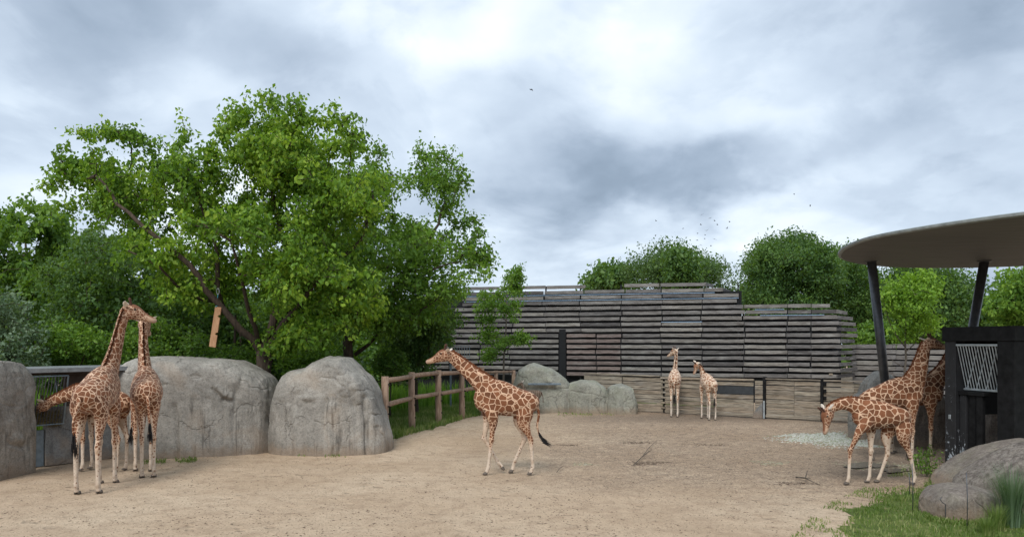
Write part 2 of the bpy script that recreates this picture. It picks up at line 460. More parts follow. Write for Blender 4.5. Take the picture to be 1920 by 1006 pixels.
def scatter(poly, n):
    P = np.array([(p[0], p[1]) for p in poly]); lo, hi = P.min(0), P.max(0)
    x = RNG.uniform(lo[0], hi[0], n * 3); y = RNG.uniform(lo[1], hi[1], n * 3)
    m = inpoly(x, y, P); return x[m][:n], y[m][:n]

# left lawn behind the boulders and the log fence, reaching into the wood
LA = [G(735, 822), G(775, 812), G(830, 797), G(875, 783), G(915, 774), G(960, 768), (.5, 38.2), (2, 39.5), (12, 40), (14, 60), (-60, 60), (-60, 22.5), (-14.5, 22.6), (-11, 24.5), (-6, 24.8), G(725, 812)]
lawn('lawn', LA, .004, 'green lawn behind the boulders and log fence', .35)
x, y = scatter([G(640, 830), G(735, 824), G(775, 812), G(830, 797), G(875, 783), G(960, 766), (1, 41), (-6, 42), (-8, 26)], 30000)
h = RNG.uniform(.08, .3, len(x))
blades('grass', x, y, h, M['grass'], 'green grass growing behind the log rail fence', .4, .014)
x, y = scatter([(-13.5, 23.8), (-5.5, 25.2), (-5.5, 36), (-1, 44), (-34, 44), (-30, 26)], 42000)
h = RNG.uniform(.3, 1.15, len(x)) * (.6 + .6 * (fbm(np.stack([x * .5, y * .5, x * 0], 1), 2, 4) > 0))
blades('tall_grass', x, y, h, M['leaf_fine'], 'tall weeds and grass under the wood behind the boulders', .25, .03)
# right foreground lawn
RA = [G(1560, 1003), G(1600, 960), G(1650, 925), G(1720, 915), G(1745, 893), G(1790, 880), (12.5, 18.3), (30, 18.3), (30, 9), (5.2, 11.0), (5.3, 12.4)]
lawn('lawn', RA, .004, 'green lawn in the near right corner of the yard', .12)
x, y = scatter(RA, 60000)
q = fbm(np.stack([x * 1.1, y * 1.1, x * 0], 1), 4, 41); m = (y < 19) & (x < 16)
x, y, q = x[m], y[m], q[m]
blades('grass', x, y, RNG.uniform(.03, .11, len(x)) * (1 + .6 * q), M['grass'], 'short grass in the near right corner', .5, .008)
x, y = scatter([G(1480, 1006), G(1540, 950), G(1640, 900), G(1740, 860), G(1760, 900), G(1650, 950), G(1600, 1006)], 9000)
q = fbm(np.stack([x * 1.6, y * 1.6, x * 0], 1), 4, 43); m = q > .08
blades('grass', x[m], y[m], RNG.uniform(.02, .07, m.sum()), M['grass'], 'sparse grass tufts at the edge of the near right lawn', .5, .007)

# small debris on the sand
def mat_island(name, cols, rough=.85):
    t = MT(name); g = t.nd('ShaderNodeNewGeometry')
    c = t.ramp(g.outputs['Random Per Island'], [(i / (len(cols) - 1), c) for i, c in enumerate(cols)])
    return t.fin(c, rough, 0, .2)
def chips(name, x, y, size, mat, label, flat=.35, long=2.5, lift=0.0):
    n = len(x); z = relief(x, y) + lift
    a = RNG.uniform(0, 2 * math.pi, n); s = size * RNG.uniform(.5, 1.6, n)
    L_ = s * RNG.uniform(1, long, n)
    base = np.array([(-1, -.5, 0), (1, -.4, 0), (.2, .6, 0), (.1, 0, 1)])
    v = np.zeros((n, 4, 3))
    for k, (bx, by, bz) in enumerate(base):
        lx, ly = bx * L_, by * s
        v[:, k] = np.stack([x + lx * np.cos(a) - ly * np.sin(a), y + lx * np.sin(a) + ly * np.cos(a), z - .004 + bz * s * flat + RNG.uniform(0, .3, n) * s * flat], 1)
    k = np.arange(n)[:, None] * 4
    f = np.concatenate([k + [0, 2, 1], k + [0, 1, 3], k + [1, 2, 3], k + [2, 0, 3]])
    return tag(fromnp(name, v.reshape(-1, 3), f, mat), label, 'debris', kind='stuff')
M['chips'] = mat_island('bark chips', [(.045, .03, .02), (.10, .07, .05), (.17, .125, .09), (.30, .23, .17), (.06, .045, .035)])
M['pebbles'] = mat_island('pebbles', [(.12, .08, .055), (.30, .21, .15), (.45, .35, .26), (.08, .055, .04)])
M['fodder'] = mat_island('pale fodder', [(.55, .54, .50), (.38, .38, .33), (.68, .67, .62), (.22, .26, .12), (.46, .46, .42)])
def yard_px(n, f):
    px = RNG.uniform(0, 1920, n * 4); u = RNG.uniform(0, 1, n * 4); d = 11.5 * (37 / 11.5) ** u
    py = HOR + CAM_H * FPX / d; w_ = f(px, py); k = RNG.uniform(0, 1, n * 4) < w_
    px, d = px[k][:n], d[k][:n]; return (px - 960) * d / FPX, d
x, y = yard_px(26000, lambda px, py: sstep(900, 1200, px) * (1 - sstep(860, 960, py)) * (1 - (px > 1760)) * .9 + .03)
chips('bark_mulch', x, y, .017, M['chips'], 'brown bark chips trodden into the back of the yard')
x, y = yard_px(30000, lambda px, py: np.full(len(px), .35))
m = ~((x > 7) & (y < 16.5)); chips('pebbles', x[m], y[m], .012, M['pebbles'], 'small stones and crumbs of soil on the sand', .6, 1.5)
x, y = yard_px(10000, lambda px, py: .25 + .6 * (fbm(np.stack([px * .011, py * .03, px * 0], 1), 3, 8) > .05))
m = ~((x > 6) & (y < 16.5)); chips('soil_crumbs', x[m], y[m], .016, mat_island('dark crumbs', [(.05, .035, .025), (.13, .09, .06), (.08, .055, .04)]), 'dark crumbs of soil and dung scattered over the sand', .5, 2.2)
def patch(cx, cy, rx, ry, n):
    a = RNG.uniform(0, 2 * math.pi, n); r = np.sqrt(RNG.uniform(0, 1, n)) * (1 + .35 * np.sin(3 * a + cx) + RNG.normal(0, .12, n))
    px, py = cx + np.cos(a) * r * rx, cy + np.sin(a) * r * ry; d = FPX * CAM_H / (py - HOR); return (px - 960) * d / FPX, d
def patches(lst):
    q = [patch(*p) for p in lst]; return np.concatenate([a for a, b in q]), np.concatenate([b for a, b in q])
x, y = patches([(1545, 820, 56, 8, 3400), (1620, 829, 60, 7, 2200), (1495, 815, 36, 3, 500), (1550, 822, 85, 14, 1200)])
chips('fodder_scraps', x, y, .03, M['fodder'], 'large pale heap of leafy fodder scraps under the feeding calf', .5, 2)
x, y = patches([(1448, 866, 34, 4, 260), (1094, 868, 24, 3, 130), (1700, 875, 60, 8, 500), (1630, 870, 60, 7, 500)])
chips('fodder_scraps', x, y, .022, mat_island('green fodder', [(.15, .17, .07), (.34, .32, .25), (.24, .24, .13), (.44, .40, .33)]), 'thin greenish fodder scraps scattered on the sand', .4, 2.5)
x, y = patches([(1215, 866, 34, 3, 380), (1195, 828, 30, 2, 200), (1330, 832, 40, 2, 150), (1060, 833, 25, 1.5, 120), (1490, 905, 40, 3, 200)])
chips('twig_litter', x, y, .018, M['chips'], 'dark litter of twigs and bark on the sand', .6, 4)
def twig(pts, r, label):
    bm = bmesh.new()
    for P in pts: tube(bm, P, [r * (1 - .7 * i / (len(P) - 1)) for i in range(len(P))], 5)
    tag(frombm('fallen_branch', bm, M['bark2'], None, True), label, 'branch', 'bare branches lying on the sand')
def gz(px, py, z=0): v = G(px, py); v.z = z; return v
twig([[gz(1188, 872, .02), gz(1205, 858, .05), gz(1216, 842, .05), gz(1232, 826, .03)], [gz(1205, 858, .05), gz(1214, 855, .12), gz(1222, 852, .15)]], .016, 'long thin bare branch lying behind the walking giraffe')
twig([[gz(1492, 896, .03), gz(1510, 900, .06), gz(1525, 906, .04), gz(1538, 910, .01)], [gz(1510, 900, .06), gz(1514, 895, .18)], [gz(1500, 897, .04), gz(1512, 903, .1), gz(1520, 903, .1)]], .018, 'short forked branch lying in front of the feeding calf')
twig([[gz(1044, 886, .02), gz(1050, 880, .05), gz(1058, 874, .03)]], .012, 'small twig lying just behind the walking giraffe')
def puddle(px, py, rx, ry, label):
    t = M.get('water')
    if t is None:
        t = MT('muddy water'); t.bump(t.noise(t.tc.outputs['Object'], 9, 3), .08, .01); M['water'] = t = t.fin((.16, .14, .11), .08, 0, .5)
    bm = bmesh.new(); vs_ = []
    for k in range(40):
        a = k * math.pi / 20; r = 1 + .22 * math.sin(3 * a + px) + .12 * math.sin(7 * a)
        vs_.append(bm.verts.new(gz(px + math.cos(a) * rx * r, py + math.sin(a) * ry * r, .012)))
    bm.faces.new(vs_); bmesh.ops.triangulate(bm, faces=bm.faces[:])
    tag(frombm('puddle', bm, t), label, 'puddle', kind='structure')
puddle(1628, 872, 44, 5, 'shallow muddy puddle under the calf')
puddle(1680, 881, 28, 4, 'small muddy puddle near the black hut')
# ---------------------------------------------------------------- trees
def leaf_mesh(name, P, size, mat, parent, droop=.6, width=.55, out=None):
    n = len(P); s = size * RNG.uniform(.6, 1.35, n)
    ax = RNG.normal(0, 1, (n, 3)); ax /= np.linalg.norm(ax, axis=1)[:, None]
    ax = ax * (1 - droop * .55) + np.array([0, 0, -1]) * droop
    if out is not None: ax += out * .5
    ax /= np.linalg.norm(ax, axis=1)[:, None]
    r = RNG.normal(0, 1, (n, 3)); sd_ = np.cross(ax, r); sd_ /= np.linalg.norm(sd_, axis=1)[:, None] + 1e-9
    nn = np.cross(ax, sd_)
    w_ = (s * width * .5)[:, None]; S = s[:, None]
    v = np.zeros((n, 4, 3))
    v[:, 0] = P; v[:, 1] = P + ax * S * .42 + sd_ * w_ + nn * w_ * .35
    v[:, 2] = P + ax * S - nn * w_ * .3; v[:, 3] = P + ax * S * .42 - sd_ * w_ + nn * w_ * .35
    k = np.arange(n)[:, None] * 4
    f = np.concatenate([k + [0, 1, 2], k + [0, 2, 3]])
    return fromnp(name, v.reshape(-1, 3), f, mat, parent)

def frusta(name, A, B, ra, rb, mat, parent, n=4):
    """many small tapered prisms in one mesh (twigs)"""
    T = B - A; T /= np.linalg.norm(T, axis=1)[:, None] + 1e-9
    ref = np.where(np.abs(T[:, 2:3]) < .9, np.array([[0, 0, 1.]]), np.array([[1., 0, 0]]))
    U = np.cross(T, ref); U /= np.linalg.norm(U, axis=1)[:, None]; V = np.cross(T, U)
    m = len(A); v = np.zeros((m, 2 * n, 3))
    for k in range(n):
        c, s = math.cos(2 * math.pi * k / n), math.sin(2 * math.pi * k / n)
        v[:, k] = A + (U * c + V * s) * ra[:, None]; v[:, n + k] = B + (U * c + V * s) * rb[:, None]
    q = np.arange(m)[:, None] * 2 * n
    f = np.concatenate([q + [k, (k + 1) % n, n + (k + 1) % n, n + k] for k in range(n)])
    return fromnp(name, v.reshape(-1, 3), f, mat, parent, True)

def pxw(px, py, y):
    return np.stack([(px - 960) * y / FPX, y, CAM_H - (py - HOR) * y / FPX], -1)

def tree(name, label, outline, d, thick, base, limbs=None, n_tw=400, lpt=30, leaf=.2, mat='leaf_mid', bark='bark', group=None, droop=.6,
         spread=.35, clumps=60, csig=.8, trunk_r=.16, gap=0.0, cat='tree', twr=.007, lw=.6, up=.25, clear=(), thin=0.0, thin_y=450, sprays=()):
    poly = np.array(outline, float)
    k = d / FPX
    bp = W(base[0], base[1], d) if len(base) == 2 else W(*base)
    bp = Vector((bp.x, bp.y, 0.0))
    root = empty(name, bp, 0, label, cat, group)
    ofs = np.array(bp)
    # clump centres and twig tips inside the crown volume
    lo, hi = poly.min(0), poly.max(0)
    def samp(n):
        px = RNG.uniform(lo[0], hi[0], n * 4); py = RNG.uniform(lo[1], hi[1], n * 4)
        m = inpoly(px, py, poly); return px[m], py[m]
    px, py = samp(clumps * 3); ed = edgedist(px, py, poly) * k
    m = ed > csig * .55
    px, py, ed = px[m][:clumps], py[m][:clumps], ed[m][:clumps]
    th = thick * np.sqrt(np.clip(ed / (thick * .8), .05, 1))
    cy = d + RNG.uniform(-1, 1, len(px)) * th
    C = pxw(px, py, cy)
    A = C[RNG.integers(0, len(C), n_tw * 3)] + RNG.normal(0, csig, (n_tw * 3, 3)) * np.array([1.15, 1.15, .62])
    apx = 960 + A[:, 0] * FPX / A[:, 1]; apy = HOR - (A[:, 2] - CAM_H) * FPX / A[:, 1]
    m = inpoly(apx, apy, poly) & (A[:, 2] > .15)
    for line, wd, dmax in clear:      # keeps the view of a bare limb open
        ln = np.array(line, float)
        for p, q in zip(ln, ln[1:]):
            ab = q - p; t = np.clip(((apx - p[0]) * ab[0] + (apy - p[1]) * ab[1]) / (ab @ ab), 0, 1)
            m &= ~((np.hypot(apx - p[0] - t * ab[0], apy - p[1] - t * ab[1]) < wd) & (A[:, 1] < dmax))
    if thin: m &= RNG.uniform(0, 1, len(m)) > thin * np.clip(1.3 - edgedist(apx, apy, poly) / 60, 0, 1) * (apy < thin_y)
    if gap: m &= fbm(A * .45, 3, int(d * 7)) > gap
    A = A[m][:n_tw]
    for ln in sprays:                 # thin boughs that stick out of the crown
        q = np.array(ln, float); L2 = np.hypot(*(q[1:] - q[:-1]).T); nn = int(L2.sum() / 5.5); s_ = np.linspace(0, L2.sum(), nn); cs = np.concatenate([[0], np.cumsum(L2)])
        yy = d + RNG.uniform(-.5, .5) * thick + RNG.normal(0, .15, nn); B = pxw(np.interp(s_, cs, q[:, 0]), np.interp(s_, cs, q[:, 1]), yy); A = np.concatenate([A, B + RNG.normal(0, .14, B.shape)])
    # skeleton
    nodes, par, rad = [], [], []
    bmt = bmesh.new()
    def addlimb(pts, r0, r1, start=None):
        pts = [Vector(p) for p in pts]; out = []
        for i in range(len(pts) - 1):
            p0 = pts[max(i - 1, 0)]; p1 = pts[i]; p2 = pts[i + 1]; p3 = pts[min(i + 2, len(pts) - 1)]
            st = max(1, int((p2 - p1).length / .45))
            for j in range(st):
                t = j / st
                out.append(.5 * ((2 * p1) + (p2 - p0) * t + (2 * p0 - 5 * p1 + 4 * p2 - p3) * t * t + (3 * p1 - p0 - 3 * p2 + p3) * t ** 3))
        out.append(pts[-1])
        for q in out[1:-1]: q += Vector(RNG.normal(0, min(r0 * .25, .05), 3))
        n = len(out); rr = [r0 + (r1 - r0) * (i / (n - 1)) ** .8 for i in range(n)]
        tube(bmt, [q - bp for q in out], rr, 9)
        for i, q in enumerate(out):
            nodes.append(tuple(q)); par.append(-1); rad.append(rr[i])
    if limbs is None:
        cen = Vector(C.mean(0)); top = C[:, 2].max()
        h = max(1.0, cen.z * .5)
        f1 = Vector((bp.x + (cen.x - bp.x) * .2, bp.y, h))
        tp = Vector((cen.x, cen.y, top * .93))
        md = (f1 + tp) / 2 + Vector((RNG.normal(0, .2), RNG.normal(0, .2), 0))
        addlimb([bp - Vector((0, 0, .1)), bp + Vector((0, 0, h * .5)), f1, md, tp], trunk_r, trunk_r * .15)
        nl = 7
        sel = C[RNG.permutation(len(C))[:nl]]
        for i, c in enumerate(sel):
            c = Vector(c); t = .15 + .65 * i / nl
            s0 = f1.lerp(tp, t); mid = s0.lerp(c, .5) + Vector((0, 0, -.08 * (c - s0).length))
            addlimb([s0, mid, c], trunk_r * (.55 - .3 * t), trunk_r * .1)
    else:
        for pts, r0, r1 in limbs:
            addlimb([W(p[0], p[1], d + (p[2] if len(p) > 2 else 0)) if p[1] is not None else bp + Vector((0, 0, -.15)) for p in pts], r0, r1)
    frombm('trunk', bmt, M[bark], root, True)
    # twigs reach for the tips
    NP = np.zeros((len(nodes) + len(A) * 4, 3)); NP[:len(nodes)] = nodes; cnt = len(nodes)
    d0 = np.array([np.min(((NP[:cnt] - a) ** 2).sum(1)) for a in A])
    eA, eB, eP = [], [], []; pidx = list(par); dirs = np.zeros((len(A), 3))
    for ii, ai in enumerate(np.argsort(d0)):
        a = A[ai]; dd = ((NP[:cnt] - a) ** 2 * np.array([1, 1, 1.0])).sum(1)
        j = int(np.argmin(dd)); p0 = NP[j]; ln = math.sqrt(dd[j])
        st = int(min(4, max(1, round(ln / .55)))); prev = j
        for q in range(1, st + 1):
            t = q / st; pt = p0 + (a - p0) * t; pt = pt + np.array([0, 0, up * ln * t * (1 - t)])
            if q < st: pt = pt + RNG.normal(0, .04 * ln, 3)
            NP[cnt] = pt; pidx.append(prev); eA.append(prev); eB.append(cnt); prev = cnt; cnt += 1
        dv = NP[prev] - NP[pidx[prev]]; dirs[ai] = dv / (np.linalg.norm(dv) + 1e-6)
    w_ = np.zeros(cnt); eA, eB = np.array(eA), np.array(eB)
    w_[eB] += .0
    ch = np.zeros(cnt, int); np.add.at(ch, eA, 1); w_[(ch == 0)] = 1
    for a_, b_ in zip(eA[::-1], eB[::-1]): w_[a_] += max(w_[b_], 1)
    rb = twr * np.sqrt(np.maximum(w_[eB], 1)); ra = np.minimum(twr * np.sqrt(np.maximum(w_[eA], 1)), rb * 1.6)
    frusta('branches', NP[eA] - ofs, NP[eB] - ofs, ra, rb, M[bark], root, 4)['kind'] = 'stuff'
    n = len(A) * lpt
    ti = np.repeat(np.arange(len(A)), lpt)
    tt = RNG.uniform(-2.6, .7, (n, 1)); P = A[ti] + dirs[ti] * tt * spread + RNG.normal(0, spread * .42, (n, 3)) * np.array([1, 1, .8])
    P = P[P[:, 2] > .1]
    leaf_mesh('crown', P - ofs, leaf * RNG.choice([.75, 1.0, 1.2], len(P)), M[mat], root, droop, lw)['kind'] = 'stuff'
    return root

B0 = (None, None)
# the big mulberry tree over the boulders
OUT1 = [(85, 340), (92, 292), (120, 295), (150, 240), (195, 250), (250, 262), (300, 262), (355, 243), (385, 280), (405, 240), (425, 205), (470, 212), (500, 180), (550, 185), (575, 205), (610, 218),
        (650, 212), (668, 245), (655, 290), (690, 300), (720, 340), (730, 420), (745, 480), (720, 560), (700, 610), (640, 630), (600, 655), (540, 668), (470, 655), (440, 625), (390, 600), (350, 560), (320, 575),
        (270, 520), (215, 500), (190, 440), (150, 430), (125, 390)]
tree('mulberry_tree', 'largest tree with a broad ragged crown and forked trunk behind the two middle boulders', OUT1, 26, 3.6, (497, 820),
     limbs=[([(497, None), (497, 760), (495, 690), (497, 640)], .38, .20),
            ([(496, 730, 0), (493, 668, 0), (467, 632, -.4), (430, 594, -.8), (405, 565, -1), (375, 520, -1.2), (330, 472, -1.4), (275, 428, -1.4), (225, 380, -1), (180, 330, -.6)], .155, .04),
            ([(420, 585), (408, 545, -.2), (410, 500, -.4), (395, 440, -.6), (375, 370, -.8), (350, 310, -1)], .10, .025),
            ([(497, 720), (499, 662), (510, 600, .3), (522, 540, .5), (535, 470, .4), (520, 410, .2), (508, 350, 0), (520, 300, 0), (535, 250, 0), (520, 205, 0)], .19, .02),
            ([(535, 470, .4), (580, 400, .8), (610, 330, 1), (630, 260, 1)], .09, .02),
            ([(508, 350), (470, 300, -.4), (450, 250, -.6), (440, 225, -.6)], .06, .015),
            ([(499, 720), (504, 660), (540, 595, -.3), (590, 535, -.5), (640, 485, -.6), (690, 430, -.5), (700, 360, -.4)], .17, .03),
            ([(495, 710), (490, 655), (470, 590, -1), (450, 520, -2), (430, 450, -2.6), (380, 420, -3)], .12, .03),
            ([(499, 710), (505, 655), (540, 580, 1.2), (560, 500, 2.2), (590, 450, 2.8)], .12, .03),
            ([(405, 565), (340, 545, -.8), (300, 500, -1.6), (240, 470, -2)], .08, .02)],
     n_tw=1650, lpt=40, thin=.9, thin_y=520, leaf=.158, sprays=[[(520, 330), (500, 260), (470, 212), (430, 208)], [(530, 280), (545, 230), (560, 188)], [(520, 250), (505, 182), (480, 190)], [(555, 240), (610, 213), (655, 235), (668, 262)], [(600, 300), (655, 262), (690, 285)], [(400, 300), (382, 262)], [(330, 275), (352, 246)], [(300, 275), (250, 252), (195, 250), (152, 240)], [(200, 320), (130, 295), (92, 290)], [(150, 340), (100, 330), (84, 345)], [(150, 380), (118, 395)], [(430, 300), (415, 240), (425, 212)], [(700, 380), (715, 330)]], mat='leaf_main', droop=.65, spread=.30, clumps=170, csig=.50, gap=-.16, twr=.0095, lw=.62,
     clear=[([(492, 660), (465, 630), (430, 594), (405, 565), (375, 520), (345, 490)], 17, 25.4), ([(535, 470), (515, 400), (508, 350)], 14, 26), ([(540, 600), (590, 535)], 14, 25.6)])
OUT2 = [(570, 420), (610, 330), (660, 290), (700, 255), (720, 300), (745, 330), (775, 320), (768, 275), (800, 268), (832, 290), (868, 320), (872, 350), (850, 375), (885, 410), (905, 430), (895, 465), (925, 490), (912, 520), (880, 530), (868, 560),
        (830, 570), (800, 610), (745, 640), (690, 645), (640, 640), (600, 600), (560, 520)]
tree('broadleaf_tree', 'wide tree with fine leaves and a leaning trunk right behind the largest tree', OUT2, 32, 3.5, (650, 800),
     limbs=[([(650, None), (650, 730), (652, 668), (655, 625)], .27, .2),
            ([(655, 640), (690, 590), (740, 540), (790, 480), (820, 420), (835, 360), (815, 300)], .15, .02),
            ([(655, 625), (650, 560, .5), (660, 480, .8), (690, 400, .6), (700, 320, .5)], .15, .02),
            ([(665, 665), (690, 645), (725, 615, -.5), (790, 580, -1), (850, 540, -1.2)], .09, .02),
            ([(740, 540), (800, 510, -.6), (860, 490, -.8), (905, 500, -.8)], .07, .015),
            ([(655, 630), (630, 570, -1), (610, 500, -1.5)], .10, .02)],
     n_tw=1350, lpt=27, thin=.45, leaf=.165, sprays=[[(790, 360), (800, 300), (785, 272)], [(810, 310), (832, 288), (866, 318), (872, 350)], [(820, 400), (860, 380), (850, 345)], [(840, 440), (885, 405), (905, 432)], [(850, 480), (900, 465), (925, 492)], [(830, 520), (905, 515)], [(700, 320), (715, 262)], [(740, 370), (768, 320)], [(820, 560), (870, 540)], [(790, 600), (840, 590)]], mat='leaf_fine', droop=.55, spread=.33, clumps=150, csig=.55, gap=-.22, twr=.0075)

BG = 'trees of the wood behind the boulders'
tree('woodland_tree', 'pale trunked tree at the left edge with sky showing through its crown', [(-60, 420), (-20, 385), (5, 395), (25, 362), (70, 365), (108, 385), (132, 420), (120, 470), (138, 520), (110, 560), (100, 610), (40, 600), (10, 560), (-50, 600)], 38, 2.6, (52, 780),
     n_tw=420, lpt=34, leaf=.26, mat='leaf_mid', bark='bark2', group=BG, trunk_r=.2, clumps=34, csig=.8, gap=-.15)
tree('woodland_tree', 'dark fine leaved tree between the left edge tree and the largest tree', [(110, 470), (150, 440), (215, 445), (270, 440), (320, 500), (350, 560), (330, 640), (240, 680), (150, 680), (95, 660), (80, 560), (70, 500)], 32, 2.6, (205, 790),
     n_tw=700, lpt=34, leaf=.17, mat='leaf_dark', group=BG, trunk_r=.15, clumps=60, csig=.7)
tree('woodland_tree', 'dark tree in shade behind the hanging board', [(290, 520), (350, 500), (430, 520), (500, 560), (490, 640), (440, 680), (360, 690), (290, 670)], 35, 2.5, (430, 785),
     n_tw=520, lpt=30, leaf=.19, mat='leaf_dark', group=BG, trunk_r=.13, clumps=50, csig=.8)
tree('woodland_tree', 'bushy shaded tree left of the leaning trunk', [(480, 580), (560, 540), (620, 560), (655, 600), (640, 650), (560, 680), (490, 675)], 38, 2.5, (590, 775),
     n_tw=420, lpt=30, leaf=.2, mat='leaf_mid', group=BG, trunk_r=.12, clumps=40, csig=.8)
tree('woodland_tree', 'tall hazy tree in the gap between two crowns at the left', [(70, 520), (110, 440), (180, 420), (250, 450), (260, 540), (200, 600), (90, 600)], 46, 2.5, (140, 750),
     n_tw=360, lpt=30, leaf=.26, mat='leaf_far', group=BG, trunk_r=.16, clumps=36, csig=1.0)
tree('yew_tree', 'dense dark bushy tree left of the grey timber building', [(700, 640), (735, 590), (790, 560), (845, 575), (868, 600), (850, 640), (832, 650), (810, 700), (760, 712), (725, 695)], 35, 2.0, (780, 780),
     n_tw=520, lpt=34, leaf=.15, mat='leaf_dark', trunk_r=.1, clumps=46, csig=.55)
tree('sapling', 'slender young tree with tiered branches in front of the timber building', [(950, 520), (965, 496), (988, 500), (978, 530), (985, 560), (996, 575), (975, 592), (960, 612), (988, 628), (1000, 640), (950, 650), (935, 668), (900, 684), (888, 676), (915, 650), (890, 630), (905, 610), (888, 580), (905, 540), (930, 545)], 40, .9, (945, 762),
     limbs=[([(945, None), (944, 700), (948, 620), (950, 560), (965, 505)], .075, .015), ([(945, 665), (915, 672, -.2), (895, 680, -.3)], .025, .006), ([(947, 635), (915, 628, .2), (897, 635, .3)], .025, .006), ([(946, 640), (975, 632, -.2), (992, 640, -.3)], .02, .006), ([(948, 600), (915, 580), (895, 585)], .025, .006), ([(949, 590), (975, 572), (990, 577)], .02, .006)],
     n_tw=330, lpt=26, leaf=.13, mat='leaf_fine', bark='bark2', droop=.3, spread=.22, clumps=44, csig=.3, twr=.004, gap=-.12)

def hedge(label, outline, d, thick, mat, n, leaf, cx=None, name='shrub', group='shrubs growing behind the boulders'):
    cx = cx or sum(p[0] for p in outline) / len(outline)
    tree(name, label, outline, d, thick, (cx, HOR + CAM_H * FPX / d), n_tw=n, lpt=26, leaf=leaf, mat=mat, group=group, trunk_r=.05, clumps=max(12, n // 9), csig=.4, spread=.25, cat='shrub', droop=.4)
hedge('grey green shrub with pale leaves at the left edge above the feeding rack', [(-70, 600), (-30, 545), (20, 540), (60, 575), (90, 620), (88, 700), (-70, 705)], 25, 1.6, 'leaf_blue', 330, .13)
hedge('light green shrub above the flat roof edge of the feeding shelter', [(60, 640), (95, 590), (150, 600), (200, 625), (215, 700), (60, 702)], 26.5, 1.4, 'leaf_fine', 280, .13)
hedge('dark green shrub between the giraffe necks and the hanging board', [(200, 620), (260, 600), (330, 600), (395, 630), (400, 690), (220, 700)], 28, 1.5, 'leaf_mid', 300, .14)
hedge('low shrub at the foot of the largest tree', [(400, 650), (450, 640), (480, 665), (470, 700), (395, 690)], 28, 1.0, 'leaf_mid', 150, .13)
hedge('low bright shrub behind the tallest middle boulder', [(520, 660), (560, 640), (620, 640), (650, 665), (640, 700), (520, 700)], 34, 1.2, 'leaf_fine', 200, .13)
hedge('small dark bush on the lawn beside the log fence', [(700, 660), (730, 650), (760, 660), (770, 700), (700, 705)], 33, .9, 'leaf_mid', 130, .12)

# trees beyond the timber building
BH = 'trees beyond the timber building'
tree('distant_tree', 'loose pale green tree showing over the middle of the building roof', [(1165, 540), (1170, 495), (1195, 462), (1230, 446), (1275, 447), (1300, 470), (1345, 480), (1375, 505), (1388, 545), (1300, 560)], 75, 5, (1230, 706),
     n_tw=420, lpt=52, leaf=.24, mat='leaf_far', group=BH, trunk_r=.3, clumps=60, csig=.9, spread=.8, gap=-.15, thin=.5, thin_y=600)
tree('distant_tree', 'narrow dark conifer standing in front of the loose pale tree', [(1248, 545), (1252, 490), (1275, 450), (1292, 455), (1308, 500), (1318, 548)], 70, 1.8, (1282, 711),
     n_tw=200, lpt=34, leaf=.35, mat='leaf_dark', group=BH, trunk_r=.3, clumps=22, csig=.8, spread=.7)
tree('distant_tree', 'low dark tree at the left end of the row over the building roof', [(1092, 530), (1100, 515), (1130, 495), (1160, 492), (1185, 520), (1180, 548), (1100, 545)], 80, 3, (1140, 702),
     n_tw=150, lpt=30, leaf=.45, mat='leaf_dark', group=BH, trunk_r=.3, clumps=20, csig=1.2, spread=.8)
tree('chestnut_tree', 'big round dark chestnut tree over the right end of the building', [(1385, 560), (1395, 500), (1392, 485), (1420, 452), (1480, 438), (1535, 447), (1562, 475), (1580, 520), (1575, 600), (1500, 625), (1420, 600), (1385, 585)], 62, 6, (1480, 720),
     n_tw=1150, lpt=62, leaf=.22, gap=-.14, mat='leaf_dark', group=BH, trunk_r=.5, clumps=80, csig=.78, spread=.7)
tree('distant_tree', 'tall dark tree between the chestnut and the canopy', [(1545, 460), (1600, 452), (1640, 500), (1670, 540), (1670, 640), (1560, 640), (1545, 560)], 66, 4, (1605, 715),
     n_tw=520, lpt=55, gap=-.12, leaf=.24, mat='leaf_dark', group=BH, trunk_r=.4, clumps=60, csig=1.1, spread=.8)
tree('distant_tree', 'dark tree filling the gap under the canopy between its posts', [(1640, 520), (1700, 490), (1760, 500), (1800, 505), (1830, 520), (1850, 600), (1850, 645), (1640, 645)], 60, 4, (1760, 722),
     n_tw=650, lpt=50, leaf=.25, gap=-.2, mat='leaf_dark', group=BH, trunk_r=.4, clumps=66, csig=1.1, spread=.8)
tree('distant_tree', 'dark tree behind the right canopy post', [(1845, 560), (1880, 530), (1930, 520), (1990, 540), (2000, 640), (1845, 640)], 58, 4, (1920, 725),
     n_tw=300, lpt=32, leaf=.4, mat='leaf_dark', group=BH, trunk_r=.4, clumps=40, csig=1.0, spread=.8)
tree('broadleaf_tree', 'bright green tree at the right edge above the black hut', [(1852, 600), (1845, 570), (1870, 545), (1875, 500), (1925, 488), (1990, 500), (2010, 610), (1960, 625)], 42, 2.6, (1930, 757),
     n_tw=420, lpt=30, leaf=.24, mat='leaf_fine', trunk_r=.2, clumps=50, csig=.6, spread=.4)
tree('young_tree', 'lime green young tree with a thin trunk behind the slanting canopy post', [(1648, 545), (1665, 520), (1700, 512), (1745, 508), (1768, 525), (1760, 550), (1752, 575), (1772, 590), (1765, 612), (1740, 622), (1700, 640), (1665, 622), (1645, 600), (1665, 580)], 34, 1.5, (1698, 783),
     limbs=[([(1698, None), (1698, 720), (1697, 650), (1700, 590), (1705, 525)], .07, .02), ([(1697, 690), (1680, 680, -.2), (1668, 670, -.3)], .02, .006), ([(1697, 660), (1730, 630, .3), (1750, 600, .4)], .03, .01), ([(1697, 650), (1670, 610, -.3), (1655, 560, -.5)], .03, .01)],
     n_tw=300, lpt=26, leaf=.15, thin=.5, thin_y=900, mat='leaf_lime', bark='bark2', droop=.35, clumps=56, csig=.36, spread=.27, twr=.005, gap=-.25)
